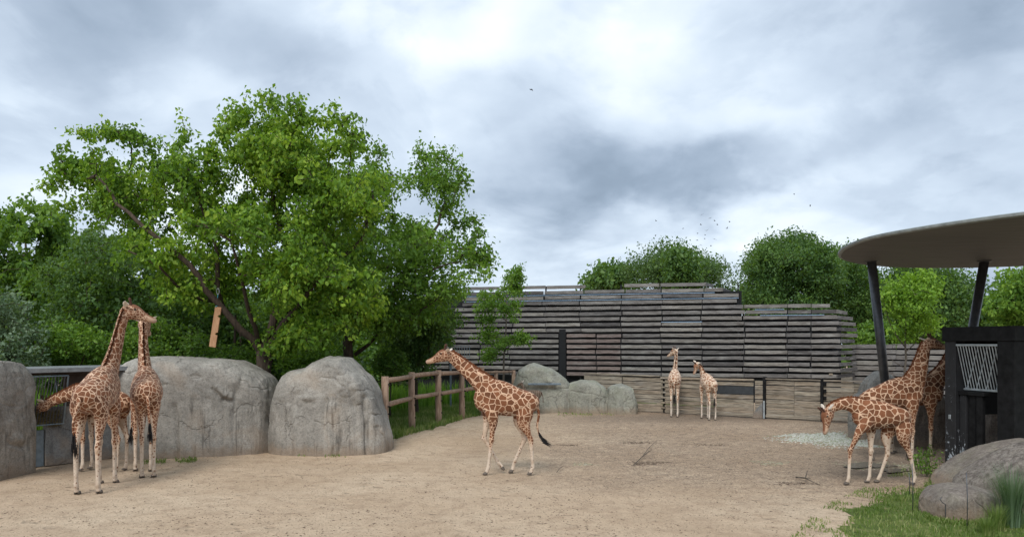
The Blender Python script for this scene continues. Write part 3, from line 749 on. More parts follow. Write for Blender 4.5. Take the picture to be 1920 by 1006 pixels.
hedge('shrubs growing at the right end of the timber building', [(1590, 640), (1600, 610), (1640, 600), (1680, 610), (1700, 640), (1690, 660), (1600, 655)], 50, 1.5, 'leaf_mid', 160, .25, group=None)
# the wood beyond reads as one mass
def wood(label, outline, d, thick, n, leaf, mat):
    poly = np.array(outline, float); lo, hi = poly.min(0), poly.max(0)
    px = RNG.uniform(lo[0], hi[0], n * 3); py = RNG.uniform(lo[1], hi[1], n * 3); m = inpoly(px, py, poly); px, py = px[m], py[m]
    y = d + RNG.uniform(-thick, thick, len(px)); P = pxw(px, py, y)
    m = (fbm(P * .35, 3, 3) > -.22) & (P[:, 2] > 0); P = P[m][:n]
    tag(leaf_mesh('far_wood', P, leaf, M[mat], None, .3, .8), label, 'woodland', kind='stuff')
wood('dense shaded woodland far behind the left trees', [(-300, 640), (-200, 520), (0, 500), (150, 540), (300, 520), (500, 560), (700, 600), (760, 640), (760, 700), (-300, 715)], 52, 5, 20000, .5, 'leaf_mid')
wood('shaded wood floor growth behind the left boulders', [(-250, 640), (0, 600), (300, 610), (640, 635), (720, 655), (700, 720), (-250, 720)], 40, 4, 14000, .34, 'leaf_dark')
wood('dark woodland far behind the right hand trees', [(1380, 600), (1560, 560), (1700, 560), (1850, 560), (2200, 560), (2200, 680), (1380, 680)], 85, 5, 9000, .9, 'leaf_dark')
# thin bare stems in the wood
for i, (px, top, d, r, lab) in enumerate([(436, 590, 29, .075, 'straight grey stem standing right of the hanging board'), (455, 600, 33, .06, 'thin dark stem behind the forked trunk'), (348, 600, 38, .10, 'dark stem in the wood left of the hanging board'),
        (268, 560, 40, .12, 'dark stem in the wood beside the taller giraffe head'), (150, 600, 42, .11, 'dark stem in the wood above the shelter roof')]):
    bm = bmesh.new(); b = W(px, 700, d); t = W(px + 6 * (-1) ** i, top, d)
    tube(bm, [(b.x, b.y, -.1), (b.x + .03, b.y, 1.2), ((b.x + t.x) / 2, b.y, (t.z + 1.2) / 2), tuple(t)], [r, r * .9, r * .75, r * .5], 8)
    tag(frombm('tree_stem', bm, M['bark'], None, True), lab, 'tree stem', 'bare stems in the wood')
# ---------------------------------------------------------------- rocks
M['rock'] = mat_rock('pale artificial rock', (.20, .188, .165), (.325, .305, .272), (.45, .425, .38), .75)
M['rock_green'] = mat_rock('mossy rock', (.20, .20, .175), (.32, .32, .275), (.43, .42, .36), .35, .3)
M['rock_slab'] = mat_rock('streaked reddish slab', (.17, .148, .13), (.26, .228, .20), (.34, .305, .27), .6, .05, .6, .8)
M['rock_red'] = mat_rock('reddish rock', (.17, .145, .125), (.27, .235, .205), (.36, .32, .28), .35, .15, .5, .45)
def rock(name, label, crest, d, depth, mat='rock', pz=.30, pc=.55, seed=1, amp=.12, group=None, flute=.05, skew=0.0, creases=(), res=(240, 80)):
    """crest: the silhouette in photo pixels from left to right; d: depth of the body's middle line (number or (left,right))"""
    cr = np.array(crest, float)
    dl, dr = d if hasattr(d, '__len__') else (d, d)
    t_ = (cr[:, 0] - cr[0, 0]) / (cr[-1, 0] - cr[0, 0]); dd = dl + (dr - dl) * t_
    X = (cr[:, 0] - 960) * dd / FPX; Z = CAM_H - (cr[:, 1] - HOR) * dd / FPX
    a = (X[-1] - X[0]) / 2; cx = (X[-1] + X[0]) / 2; cy = (dl + dr) / 2
    nth, nph = res
    th = np.linspace(0, 2 * math.pi, nth, endpoint=False); ph = np.linspace(0, 1, nph)
    TH, PH = np.meshgrid(th, ph); TH, PH = TH.ravel(), PH.ravel() * math.pi / 2
    e = .72
    sg = lambda v, p: np.sign(v) * np.abs(v) ** p
    c = np.cos(PH) ** pc; s = np.sin(PH) ** .9
    # radius bulges slightly above the ground
    bulge = 1 + .05 * np.sin(np.clip(PH * 2, 0, math.pi))
    u = sg(np.cos(TH), e) * c; w_ = sg(np.sin(TH), e) * c
    x = cx + a * u
    H = np.interp(x, X, Z)
    z = H * (np.sin(PH) ** pz)
    y = cy + (dr - dl) / 2 * u + depth * w_ * bulge + skew * z
    P = np.stack([x, y, z], 1)
    n = np.stack([np.cos(TH) * np.cos(PH), np.sin(TH) * np.cos(PH), np.sin(PH) * .6], 1)
    q = P / max(depth, .6) * 1.0
    dsp = amp * fbm(P * .8, 4, seed) + amp * .28 * fbm(P * 2.6, 4, seed + 3)
    fl = fbm(np.stack([P[:, 0] * 1.4, P[:, 1] * 1.4, P[:, 2] * .25], 1), 3, seed + 7)
    dsp -= flute * (1 - np.abs(fl) * 5).clip(0, 1) * .8 * min(1, amp / .12)                       # vertical grooves
    cr2 = fbm(P * np.array([.9, .9, 1.3]) + 4, 3, seed + 9); dsp -= .28 * amp * (1 - np.abs(cr2) * 22).clip(0, 1)
    fx = 960 + P[:, 0] * FPX / P[:, 1]; fy = HOR - (P[:, 2] - CAM_H) * FPX / P[:, 1]; front = np.sin(TH) < .2
    for line, dep, wd in creases:      # modelled folds: a narrow groove with a swelling on its right side
        ln = np.array(line, float)
        for p, q in zip(ln, ln[1:]):
            ab = q - p; tt = np.clip(((fx - p[0]) * ab[0] + (fy - p[1]) * ab[1]) / (ab @ ab), 0, 1)
            ex, ey = fx - p[0] - tt * ab[0], fy - p[1] - tt * ab[1]; ds = np.hypot(ex, ey); side = np.sign(ab[0] * ey - ab[1] * ex)
            g = np.exp(-(ds / wd) ** 2) * dep; g = g - (side < 0) * dep * .8 * np.exp(-((ds - wd * 2.2) / (wd * 2.0)) ** 2) * ((tt > .02) & (tt < .98))
            dsp -= g * front
    P = P + n * dsp[:, None]
    P[:, 2] = np.where(PH < 1e-6, -.12, P[:, 2])
    i = np.arange(nph - 1)[:, None] * nth + np.arange(nth)[None]; j = np.arange(nph - 1)[:, None] * nth + (np.arange(nth)[None] + 1) % nth
    f = np.stack([i, j, j + nth, i + nth], -1).reshape(-1, 4)
    org = np.array([cx, cy, 0])
    o = fromnp(name, P - org, f, M[mat], None, True); o.location = org
    return tag(o, label, 'rock', group)
rock('boulder', 'grey boulder cut off by the left edge of the frame', [(-60, 730), (-45, 690), (-10, 676), (5, 677), (22, 692), (30, 722), (36, 760), (38, 830)], (18.4, 19.2), 1.1, seed=3, pz=.24, pc=.42, creases=[([(20, 830), (45, 836)], .06, 4)])
rock('long_boulder', 'long grey boulder with dark water stains behind the two standing giraffes', [(222, 720), (232, 678), (262, 667), (330, 668), (400, 672), (440, 674), (475, 688), (505, 702), (525, 728), (532, 800)], (23.0, 24.3), 1.5, seed=12, pz=.2, pc=.36, res=(520, 120), creases=[([(325, 762), (333, 790), (331, 860)], .09, 3.5), ([(398, 728), (418, 748), (434, 752)], .08, 3.5), ([(411, 803), (420, 820), (440, 828), (454, 843)], .10, 4), ([(468, 824), (496, 829)], .05, 3), ([(262, 760), (258, 850)], .05, 5)])
rock('boulder', 'rounded grey boulder tapering to a broad top beside the log fence', [(511, 830), (520, 755), (535, 706), (545, 693), (562, 690), (583, 689), (600, 676), (625, 667), (652, 670), (672, 690), (690, 704), (708, 730), (722, 770), (733, 825)], (24.2, 24.0), 1.45, seed=21, pz=.2, pc=.40, res=(420, 120), creases=[([(611, 752), (606, 800), (592, 840)], .09, 5), ([(684, 745), (688, 800), (686, 838)], .08, 5), ([(568, 752), (590, 753)], .05, 3), ([(552, 740), (545, 790), (548, 840)], .05, 6), ([(655, 720), (662, 760)], .05, 5)])
RG = 'mossy rocks before the plank fence'
rock('boulder', 'tall mossy rock with a metal rail behind the antelope', [(958, 720), (972, 690), (1000, 680), (1035, 690), (1060, 708), (1078, 735), (1084, 765)], (37.6, 37.6), 1.1, 'rock_green', seed=31, pz=.22, pc=.4, group=RG, res=(360, 100), creases=[([(1030, 690), (1022, 716), (1030, 722)], .06, 3), ([(972, 728), (1040, 728)], .10, 4), ([(1078, 740), (1066, 770)], .06, 3)])
rock('boulder', 'low mossy rock with grooves right of the tall mossy rock', [(1052, 745), (1065, 716), (1090, 710), (1115, 712), (1135, 722), (1150, 750)], (37.4, 37.0), .9, 'rock_green', seed=33, pz=.3, group=RG, flute=.08)
rock('boulder', 'lowest mossy rock at the right end touching the plank fence', [(1135, 750), (1140, 722), (1165, 717), (1185, 725), (1194, 755)], (36.8, 36.6), .8, 'rock_green', seed=35, pz=.3, group=RG)
rock('boulder', 'upright grey rock standing behind the slanting canopy post', [(1616, 740), (1622, 708), (1645, 694), (1668, 702), (1684, 722), (1690, 760)], (28.5, 28.5), .7, seed=41, pz=.32)
rock('boulder', 'small grey rock between the calf neck and the plank fence', [(1592, 770), (1598, 742), (1615, 735), (1640, 738), (1652, 765)], (27, 27), .5, seed=43, pz=.3)
rock('boulder', 'low brown grey rock between the giraffe legs and the black hut', [(1640, 790), (1655, 752), (1700, 742), (1745, 738), (1785, 745), (1800, 770)], (25.2, 24.6), .6, 'rock_red', seed=45, pz=.25, pc=.35)
rock('boulder', 'tall reddish rock seen through the opening of the black hut', [(1838, 800), (1846, 745), (1870, 735), (1900, 740), (1915, 790)], (23.5, 23.5), .6, 'rock_red', seed=47, pz=.25)
rock('boulder', 'sloping reddish slab rising to the right edge', [(1790, 915), (1806, 893), (1850, 872), (1890, 851), (1930, 834), (2010, 822), (2080, 880)], (15.7, 15.3), .6, 'rock_slab', seed=51, pz=.15, pc=.34, amp=.05, res=(360, 110), creases=[([(1900, 850), (1880, 905)], .05, 5)])
rock('boulder', 'broad sloping rock against the black hut behind the reddish slab', [(1754, 915), (1768, 893), (1795, 876), (1825, 858), (1858, 843), (1895, 832), (1940, 824), (2040, 834)], (17.9, 17.6), .8, 'rock_red', seed=53, pz=.16, pc=.34, amp=.05, res=(360, 110), creases=[([(1856, 838), (1880, 858)], .05, 4)])
rock('boulder', 'smallest low rounded rock on the near right lawn', [(1734, 955), (1740, 928), (1762, 912), (1800, 908), (1840, 912), (1860, 930), (1866, 958)], (15.0, 14.9), .62, 'rock_red', seed=55, pz=.4, pc=.5, amp=.025)
bm = bmesh.new(); a = W(990, 719, 36.3); b = W(1052, 720, 36.3)
box(bm, (a.x + b.x) / 2, a.y, (a.z + b.z) / 2, b.x - a.x, .06, .09, .01)
M['steel'] = mat_plain('grey blue steel', (.20, .25, .29), .4, .6)
M['bluepipe'] = mat_plain('blue grey pipe', (.16, .24, .34), .5, 0)
M['galv'] = mat_plain('galvanised steel', (.42, .46, .48), .42, .6)
M['black'] = mat_plain('black stained timber', (.010, .010, .0105), .6, 0, .6, 5, .5, .15)
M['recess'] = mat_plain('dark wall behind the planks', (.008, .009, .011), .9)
for q in (a.x + .3, (a.x + b.x) / 2, b.x - .3): box(bm, q, a.y + .45, a.z, .04, .9, .05)
tag(frombm('metal_rail', bm, M['steel']), 'blue grey metal rail in front of the tall mossy rock', 'rail')

# ---------------------------------------------------------------- timber building
M['plank'] = mat_plank('weathered plank', [(.145, .14, .142), (.235, .225, .215), (.175, .17, .175), (.28, .27, .255), (.20, .195, .198), (.095, .092, .095), (.22, .212, .21)])
M['plank_red'] = mat_plank('brown purple plank', [(.19, .155, .15), (.24, .195, .185), (.16, .135, .135)])
M['plank_low'] = mat_plank('fence plank', [(.25, .21, .165), (.33, .28, .22), (.28, .25, .20), (.37, .33, .27), (.22, .19, .155)])
_pc = {}
def plank(parent, a, b, h, th, mat, name='plank', tilt=0.0, jit=1.0):
    """one board from point a to point b (lower edge), height h; boards of like length share a mesh"""
    L_ = (Vector(b) - Vector(a)).length; key = (round(L_, 1), h, th, mat, random.randrange(3))
    if key not in _pc:
        rr = random.Random(len(_pc)); n = 6; bm = bmesh.new(); sec = []
        l = L_; sag = [rr.uniform(-.012, .012) for _ in range(n + 1)]
        for i in range(n + 1):
            x = -l / 2 + l * i / n; w_ = sag[i]; c = .008
            zs = [(-th / 2 + c, 0 + w_), (-th / 2, c + w_), (-th / 2, h - c + sag[-1 - i] * .5), (-th / 2 + c, h + sag[-1 - i] * .5), (th / 2, h), (th / 2, 0)]
            sec.append([bm.verts.new((x, yy, zz)) for yy, zz in zs])
        for p, q in zip(sec, sec[1:]):
            for k in range(6): bm.faces.new((p[k], p[(k + 1) % 6], q[(k + 1) % 6], q[k]))
        bm.faces.new(sec[0][::-1]); bm.faces.new(sec[-1])
        bmesh.ops.recalc_face_normals(bm, faces=bm.faces)
        me = bpy.data.meshes.new('plank'); bm.to_mesh(me); bm.free(); me.materials.append(M[mat]); _pc[key] = me
    a, b = Vector(a), Vector(b); c = (a + b) / 2; dv = b - a
    o = bpy.data.objects.new(name, _pc[key]); COL.objects.link(o); o.parent = parent
    o.location = c - (parent.location if parent else Vector((0, 0, 0))) + Vector((0, random.uniform(-.02, .02) * jit, random.uniform(-.012, .012) * jit))
    o.rotation_euler = (tilt + random.uniform(-.05, .03) * jit, -math.asin(dv.z / dv.length) + random.uniform(-.003, .003) * jit, math.atan2(dv.y, dv.x))
    return o
class Line:
    def __init__(s, x0, d0, x1, d1): s.A = W(x0, HOR, d0); s.B = W(x1, HOR, d1)
    def at(s, px, z=0.0, back=0.0):
        t = (px - 960) / FPX; ax, ay, bx, by = s.A.x, s.A.y, s.B.x, s.B.y
        u = (t * ay - ax) / ((bx - ax) - t * (by - ay)); n = Vector((-(by - ay), bx - ax, 0)).normalized()
        p = Vector((ax + (bx - ax) * u, ay + (by - ay) * u, z)); return p + n * back
def prism(bm, base, z0, z1):
    lo = [bm.verts.new((p.x, p.y, z0)) for p in base]; hi = [bm.verts.new((p.x, p.y, z1)) for p in base]
    n = len(base)
    for i in range(n): bm.faces.new((lo[i], lo[(i + 1) % n], hi[(i + 1) % n], hi[i]))
    bm.faces.new(lo[::-1]); bm.faces.new(hi); bmesh.ops.recalc_face_normals(bm, faces=bm.faces)

BL = Line(780, 48, 1560, 41.8)
bld = empty('timber_building', BL.at(1150), 0, 'long grey building clad in rows of weathered horizontal planks', 'building')
off = -bld.location
def badd(name, fn, mat, parent=bld):
    bm = bmesh.new(); fn(bm)
    for v in bm.verts: v.co += off
    return frombm(name, bm, M[mat], parent)
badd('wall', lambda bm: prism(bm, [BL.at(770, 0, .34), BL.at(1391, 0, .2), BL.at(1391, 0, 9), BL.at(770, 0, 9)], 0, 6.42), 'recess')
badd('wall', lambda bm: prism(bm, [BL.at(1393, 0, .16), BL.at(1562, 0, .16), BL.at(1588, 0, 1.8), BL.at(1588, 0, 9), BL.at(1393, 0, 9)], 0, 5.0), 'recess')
Z0, PIT, PH_ = 1.45, .33, .20
low = [780, 845, 899, 955, 1048, None, 1062, 1118, 1164, 1240, 1316, 1395, 1476, 1521]
mid = [780, 842, 905, 962, 1023, 1088, 1164, 1240, 1316, 1395, 1476, 1521]
for r in range(17):
    z = Z0 + PIT * r
    js = list(low if r < 8 else mid)
    shift = [0] * len(js)
    if r >= 13: js = [864, 935, 1018, 1088, 1164, 1240, 1316, 1384]
    if r == 16: js = [872, 940, 1027, 1102, None, 1168, 1240, 1322]
    if r == 15: js = [866, 940, 1020, 1095, 1172, 1240, 1320, 1356]
    jj = [None if j is None else j + random.uniform(-3, 3) * (r % 3 != 0) * (j not in (1048, 1062)) for j in js]
    lean = .010 * r
    for i in range(len(jj) - 1):
        a, b = jj[i], jj[i + 1]
        if a is None or b is None: continue
        m = 'plank_red' if (r < 8 and 1055 < a < 1150) else 'plank'
        pa, pb = BL.at(a + .9, z, random.uniform(-.05, .02)), BL.at(b - .9, z, random.uniform(-.05, .02))
        if random.random() < .12: pa.z += random.uniform(-.03, .03)
        plank(bld, pa, pb, PH_, .055, m)
    if 8 <= r < 13 or r < 8:      # the right end turns away, row by row
        ends = {12: [1556], 11: [1569, 1588], 10: [1569, 1598], 9: [1572, 1604], 8: [1568, 1606]}.get(r, [1568 + (r * 7) % 9, 1602 + (r * 5) % 6])
        p0 = BL.at(1521.6, z, 0)
        p1 = BL.at(ends[0], z, 0); plank(bld, p0, p1, PH_, .055, 'plank', jit=1.4)
        if len(ends) > 1:
            p2 = BL.at(ends[1], z, 0) ; p2 = p2 + Vector((1.1, 1.8, 0)) * .9; q = (p2.x, p2.y)
            px2 = ends[1]; dd_ = p1.y + 2.4; p2 = W(px2, HOR, dd_); p2.z = z
            plank(bld, p1 + Vector((.02, .03, 0)), p2, PH_, .055, 'plank', jit=.8)
    if r >= 13:                    # upper left-over boards curling round the corner
        a = W(1384 if r < 15 else (1322 if r == 16 else 1356), HOR, BL.at(1350).y); a.z = z; a.y = BL.at(1340).y
        b = a + Vector((.9 if r > 14 else .35, 1.6, 0)); plank(bld, a, b, PH_, .055, 'plank', jit=1.6)
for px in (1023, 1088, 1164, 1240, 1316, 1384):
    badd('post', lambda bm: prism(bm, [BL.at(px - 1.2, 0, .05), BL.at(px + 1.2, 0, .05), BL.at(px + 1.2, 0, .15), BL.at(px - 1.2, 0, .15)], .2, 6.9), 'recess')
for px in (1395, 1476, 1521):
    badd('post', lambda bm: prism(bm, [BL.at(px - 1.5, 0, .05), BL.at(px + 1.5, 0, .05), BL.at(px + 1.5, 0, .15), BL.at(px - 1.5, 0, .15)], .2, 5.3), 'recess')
badd('dark_door_gap', lambda bm: prism(bm, [BL.at(1048.5, 0, -.04), BL.at(1061, 0, -.04), BL.at(1061, 0, .12), BL.at(1048.5, 0, .12)], .2, 4.25), 'recess')  # near-black block standing in for the dark recess of the door gap
for (x0, x1, z_, b_) in [(870, 1340, 6.31, .02), (960, 1385, 5.98, .0), (870, 1030, 5.98, 0.03), (1415, 1470, 5.29, .0), (1425, 1545, 4.96, -.02), (1240, 1316, 4.62, -.01)]:
    badd('metal_pipe', lambda bm: tube(bm, [BL.at(x0, z_ + .02, b_ - .03), BL.at(x1, z_ + .02, b_ - .03)], .03, 6), 'bluepipe')
badd('notice', lambda bm: prism(bm, [BL.at(1554, 0, -.06), BL.at(1561, 0, -.06), BL.at(1561, 0, -.045), BL.at(1554, 0, -.045)], 1.62, 1.72), 'plank_low')

def screen(label, line, x0, x1, z0, n, pit, ph, joints, top_px=None, mat='plank'):
    root = empty('plank_screen', line.at((x0 + x1) / 2), 0, label, 'wall')
    for r in range(n):
        z = z0 + r * pit; js = [x0] + [j + random.uniform(-4, 4) for j in joints] + [x1]
        for a, b in zip(js, js[1:]): plank(root, line.at(a + .5, z), line.at(b - .5, z), ph, .05, mat)
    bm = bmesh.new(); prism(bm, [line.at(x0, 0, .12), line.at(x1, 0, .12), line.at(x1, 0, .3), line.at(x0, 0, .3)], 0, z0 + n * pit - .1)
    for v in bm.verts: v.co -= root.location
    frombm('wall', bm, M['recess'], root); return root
screen('low grey plank wall behind the feeding giraffes at the right', Line(1590, 45, 1840, 41), 1598, 1846, .5, 9, .325, .24, [1677, 1737, 1800])
screen('low grey plank wall glimpsed under the trees left of the building', Line(600, 56, 800, 51), 600, 862, .5, 8, .345, .25, [660, 726, 790])

# ---------------------------------------------------------------- low plank fence of the yard
FL = Line(1100, 38.8, 1640, 31.4)
fen = empty('plank_fence', FL.at(1300), 0, 'low fence of horizontal weathered planks closing the back of the yard', 'fence')
offf = -fen.location
def fadd(name, fn, mat, parent=fen, smooth=False):
    bm = bmesh.new(); fn(bm)
    for v in bm.verts: v.co += offf
    return frombm(name, bm, M[mat], parent, smooth)
def bay(x0, x1, rows, top, skip=()):
    pit = (top - .04) / rows
    for r in range(rows):
        if r in skip: continue
        plank(fen, FL.at(x0, .03 + r * pit), FL.at(x1, .03 + r * pit), pit - .022, .07, 'plank_low', jit=.8)
bay(1096, 1166, 8, 1.78); bay(1168, 1243, 8, 1.74)
bay(1247, 1341, 8, 1.66); bay(1341.5, 1413, 8, 1.66, (6, 5)); bay(1416, 1431, 8, 1.72)
bay(1437, 1489, 8, 1.74); bay(1489.6, 1538, 8, 1.74); bay(1546, 1600, 8, 1.74); bay(1600.6, 1660, 8, 1.74)
fadd('dark_panel', lambda bm: prism(bm, [FL.at(1341.5, 0, .0), FL.at(1412, 0, .0), FL.at(1412, 0, .05), FL.at(1341.5, 0, .05)], 1.06, 1.45), 'steel').data.materials[0] = mat_plain('dark slate panel', (.035, .04, .045), .5)
plank(fen, FL.at(1240, 1.66, -.04), FL.at(1414, 1.66, -.04), .10, .14, 'plank_low', 'top_rail'); plank(fen, FL.at(1436, 1.75, -.04), FL.at(1540, 1.75, -.04), .06, .14, 'plank_low', 'top_rail')
plank(fen, FL.at(1545, 1.75, -.04), FL.at(1660, 1.75, -.04), .06, .14, 'plank_low', 'top_rail'); plank(fen, FL.at(1096, 1.80, -.04), FL.at(1238, 1.76, -.04), .06, .14, 'plank_low', 'top_rail')
plank(fen, FL.at(1436, .06, -.06), FL.at(1660, .06, -.06), .12, .05, 'plank_low', 'kick_board')
for px in (1434, 1542):
    fadd('post', lambda bm: prism(bm, [FL.at(px - 2.5, 0, -.12), FL.at(px + 2.5, 0, -.12), FL.at(px + 2.5, 0, .12), FL.at(px - 2.5, 0, .12)], .0, 1.88), 'black')
fadd('post', lambda bm: prism(bm, [FL.at(1243.5, 0, .02), FL.at(1246.5, 0, .02), FL.at(1246.5, 0, .14), FL.at(1243.5, 0, .14)], 0, 1.72), 'black')
for k in range(6): fadd('bracket', lambda bm: prism(bm, [FL.at(1240.5, 0, -.08), FL.at(1249, 0, -.08), FL.at(1249, 0, -.042), FL.at(1240.5, 0, -.042)], .22 + k * .25, .30 + k * .25), 'plank_low')
for k in range(3): fadd('hinge', lambda bm: prism(bm, [FL.at(1545, 0, -.1), FL.at(1550, 0, -.1), FL.at(1550, 0, -.045), FL.at(1545, 0, -.045)], .95 + k * .3, 1.1 + k * .3), 'black')
def wedge(bm):
    a, b = FL.at(1413, 0, -.12), FL.at(1431, 0, -.12); c = [FL.at(1413, 0, .0), FL.at(1431, 0, .0)]
    f = [Vector((a.x, a.y, 0)), Vector((b.x, b.y, 0)), Vector((b.x, b.y, .72)), Vector(((a.x * .8 + b.x * .2), (a.y * .8 + b.y * .2), .34)), Vector((a.x, a.y, .12))]
    g = [p + Vector((.06, .10, 0)) for p in f]
    F = [bm.verts.new(p) for p in f]; H = [bm.verts.new(p) for p in g]
    bm.faces.new(F); bm.faces.new(H[::-1])
    for i in range(5): bm.faces.new((F[i], H[i], H[(i + 1) % 5], F[(i + 1) % 5]))
    bmesh.ops.recalc_face_normals(bm, faces=bm.faces)
M['concrete'] = mat_rock('grey concrete', (.16, .16, .155), (.22, .22, .215), (.28, .28, .27), .6)
fadd('concrete_stop', wedge, 'concrete')
fadd('guide_rail', lambda bm: prism(bm, [FL.at(1432.5, 0, -.15), FL.at(1435.5, 0, -.15), FL.at(1435.5, 0, -.122), FL.at(1432.5, 0, -.122)], 0, .8), 'galv')

# ---------------------------------------------------------------- log rail fence
M['log'] = mat_bark('peeled logs', (.17, .105, .07), (.42, .30, .22))
lf = empty('log_rail_fence', G(775, 808), 0, 'log fence with two rails along the lawn left of the walking giraffe', 'fence')
posts = [(722, 830), (772, 806), (822, 795), (866, 784), (903, 777)]
pp = []
for px, py in posts:
    b = G(px, py); hgt = 2.27
    bm = bmesh.new(); tube(bm, [(0, 0, -.2), (.01, 0, .5), (-.01, .01, 1.0), (0, 0, hgt)], [.14, .135, .13, .125], 12)
    o = frombm('post', bm, M['log'], lf, True); o.location = b - lf.location; pp.append(b)
    for z in (.5, 1.0, 1.25, 2.0):
        bm = bmesh.new(); tube(bm, [(.11, -.05, z), (.18, -.06, z)], .025, 6); bo = frombm('bolt', bm, M['black'], o)
for z, zo in ((2.13, .09), (1.28, .09)):
    for a, b in zip(pp, pp[1:]):
        dv = (b - a); nrm = Vector((-dv.y, dv.x, 0)).normalized() * .0
        bm = bmesh.new(); p0 = a + nrm + Vector((0, 0, z)); p1 = b + nrm + Vector((0, 0, z + random.uniform(-.04, .04))); m_ = (p0 + p1) / 2 + Vector((0, 0, random.uniform(-.02, .02)))
        tube(bm, [p0 - lf.location, m_ - lf.location, p1 - lf.location], [.095, .09, .085], 10); frombm('rail', bm, M['log'], lf, True)
lf2 = empty('log_rail_fence', W(962, 760, 39.5).xy.to_3d(), 0, 'far end of log fencing with one high rail beside the tall mossy rock', 'fence')
q = [W(930, HOR, 38.8), W(963, HOR, 39.4)]
for p in q:
    bm = bmesh.new(); tube(bm, [(p.x, p.y, -.2), (p.x, p.y, 1.98)], [.11, .1], 12)
    for v in bm.verts: v.co -= lf2.location
    frombm('post', bm, M['log'], lf2, True)
bm = bmesh.new(); a = pp[-1] + Vector((-1.2, 1.2, 0)); a.z = 1.95; tube(bm, [W(868, HOR, 37.6) * 1 + Vector((0, 0, -1.5)), W(963, HOR, 39.4) + Vector((0, 0, -1.5))], .07, 10)
for v in bm.verts: v.co -= lf2.location
frombm('rail', bm, M['log'], lf2, True)
# grid feeder on a steel post behind the walking giraffe's head
fd = empty('rack_on_post', W(845, HOR, 39).xy.to_3d(), 0, 'blue grey steel post with a small wire rack behind the walking giraffe head', 'rack')
c = fd.location
bm = bmesh.new(); box(bm, 0, 0, 1.6, .09, .09, 3.2); frombm('post', bm, M['steel'], fd)
for k in range(7):
    bm = bmesh.new(); box(bm, .2 + k * .13, 0, 2.95, .025, .025, .6); frombm('bar', bm, M['steel'], fd)
for z in (2.66, 3.24):
    bm = bmesh.new(); box(bm, .58, .03, z, .95, .03, .03); frombm('rail', bm, M['steel'], fd)

# ---------------------------------------------------------------- canopy
def soffit():
    t = MT('canopy underside'); o = t.tc.outputs['Object']
    n = t.noise(t.map(o, (.5, 6, 1), (0, 0, .5)), 2, 6, .65, .3); n2 = t.noise(o, .25, 3)
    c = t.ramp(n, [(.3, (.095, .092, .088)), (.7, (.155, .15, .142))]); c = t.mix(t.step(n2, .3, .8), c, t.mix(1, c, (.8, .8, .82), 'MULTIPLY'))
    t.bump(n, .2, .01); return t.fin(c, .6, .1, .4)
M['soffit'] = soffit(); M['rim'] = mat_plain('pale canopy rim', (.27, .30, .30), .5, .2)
can = empty('canopy', (14.5, 21, 0), 0, 'large rounded flat canopy on slanting posts at the right edge', 'canopy')
outl = [(10.07, 22.9), (9.72, 21.2), (9.72, 19.9), (10.3, 18.2), (11.2, 16.6), (12.6, 15.2), (14.6, 14.1), (17.0, 13.8), (19.6, 14.8), (21.6, 17.0), (22.4, 20.0), (21.8, 23.2), (20.2, 26), (17.7, 27.7), (14.9, 27.9), (12.6, 26.8), (11.0, 25)]
def closed_cr(pts, n=6):
    out = []; N_ = len(pts)
    for i in range(N_):
        p = [np.array(pts[(i + k - 1) % N_]) for k in range(4)]
        for j in range(n):
            t = j / n; out.append(.5 * (2 * p[1] + (p[2] - p[0]) * t + (2 * p[0] - 5 * p[1] + 4 * p[2] - p[3]) * t * t + (3 * p[1] - p[0] - 3 * p[2] + p[3]) * t ** 3))
    return out
oc = closed_cr(outl); ctr = np.array((15.5, 20.5)); CZ = 6.2
def ring(bm, f, z): return [bm.verts.new((ctr[0] + (p[0] - ctr[0]) * f - 14.5, ctr[1] + (p[1] - ctr[1]) * f - 21, z)) for p in oc]
def bridge(bm, a, b):
    for i in range(len(a)): bm.faces.new((a[i], a[(i + 1) % len(a)], b[(i + 1) % len(b)], b[i]))
bm = bmesh.new(); r0 = ring(bm, .985, CZ); r1 = ring(bm, .6, CZ + .03); r2 = ring(bm, .2, CZ + .05); bridge(bm, r0, r1); bridge(bm, r1, r2); bm.faces.new(r2)
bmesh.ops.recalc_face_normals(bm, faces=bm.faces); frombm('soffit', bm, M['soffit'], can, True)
bm = bmesh.new(); a = ring(bm, .986, CZ + .002); b = ring(bm, 1.0, CZ + .03); c_ = ring(bm, 1.002, CZ + .085); d_ = ring(bm, .98, CZ + .12); e_ = ring(bm, .2, CZ + .45)
for u, v in ((a, b), (b, c_), (c_, d_), (d_, e_)): bridge(bm, u, v)
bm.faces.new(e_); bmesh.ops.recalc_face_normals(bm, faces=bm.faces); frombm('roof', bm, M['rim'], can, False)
M['tube'] = mat_plain('dark steel tube', (.085, .09, .10), .38, .5)
for (p0, p1) in ((W(1634, 487, 25.6), G(1672, 822)), (W(1846, 487, 25.6), Vector((15.1, 25.6, 0)))):
    bm = bmesh.new(); p1 = Vector((p1.x, p1.y, -.1)); p0 = Vector((p0.x, p0.y, CZ + .04)); o3 = Vector((14.5, 21, 0))
    tube(bm, [p1 - o3, p0 - o3], .15, 20); frombm('post', bm, M['tube'], can, True)
    bm = bmesh.new(); tube(bm, [p0 - o3 - Vector((0, 0, .06)), p0 - o3], .22, 20); frombm('collar', bm, M['tube'], can, True)

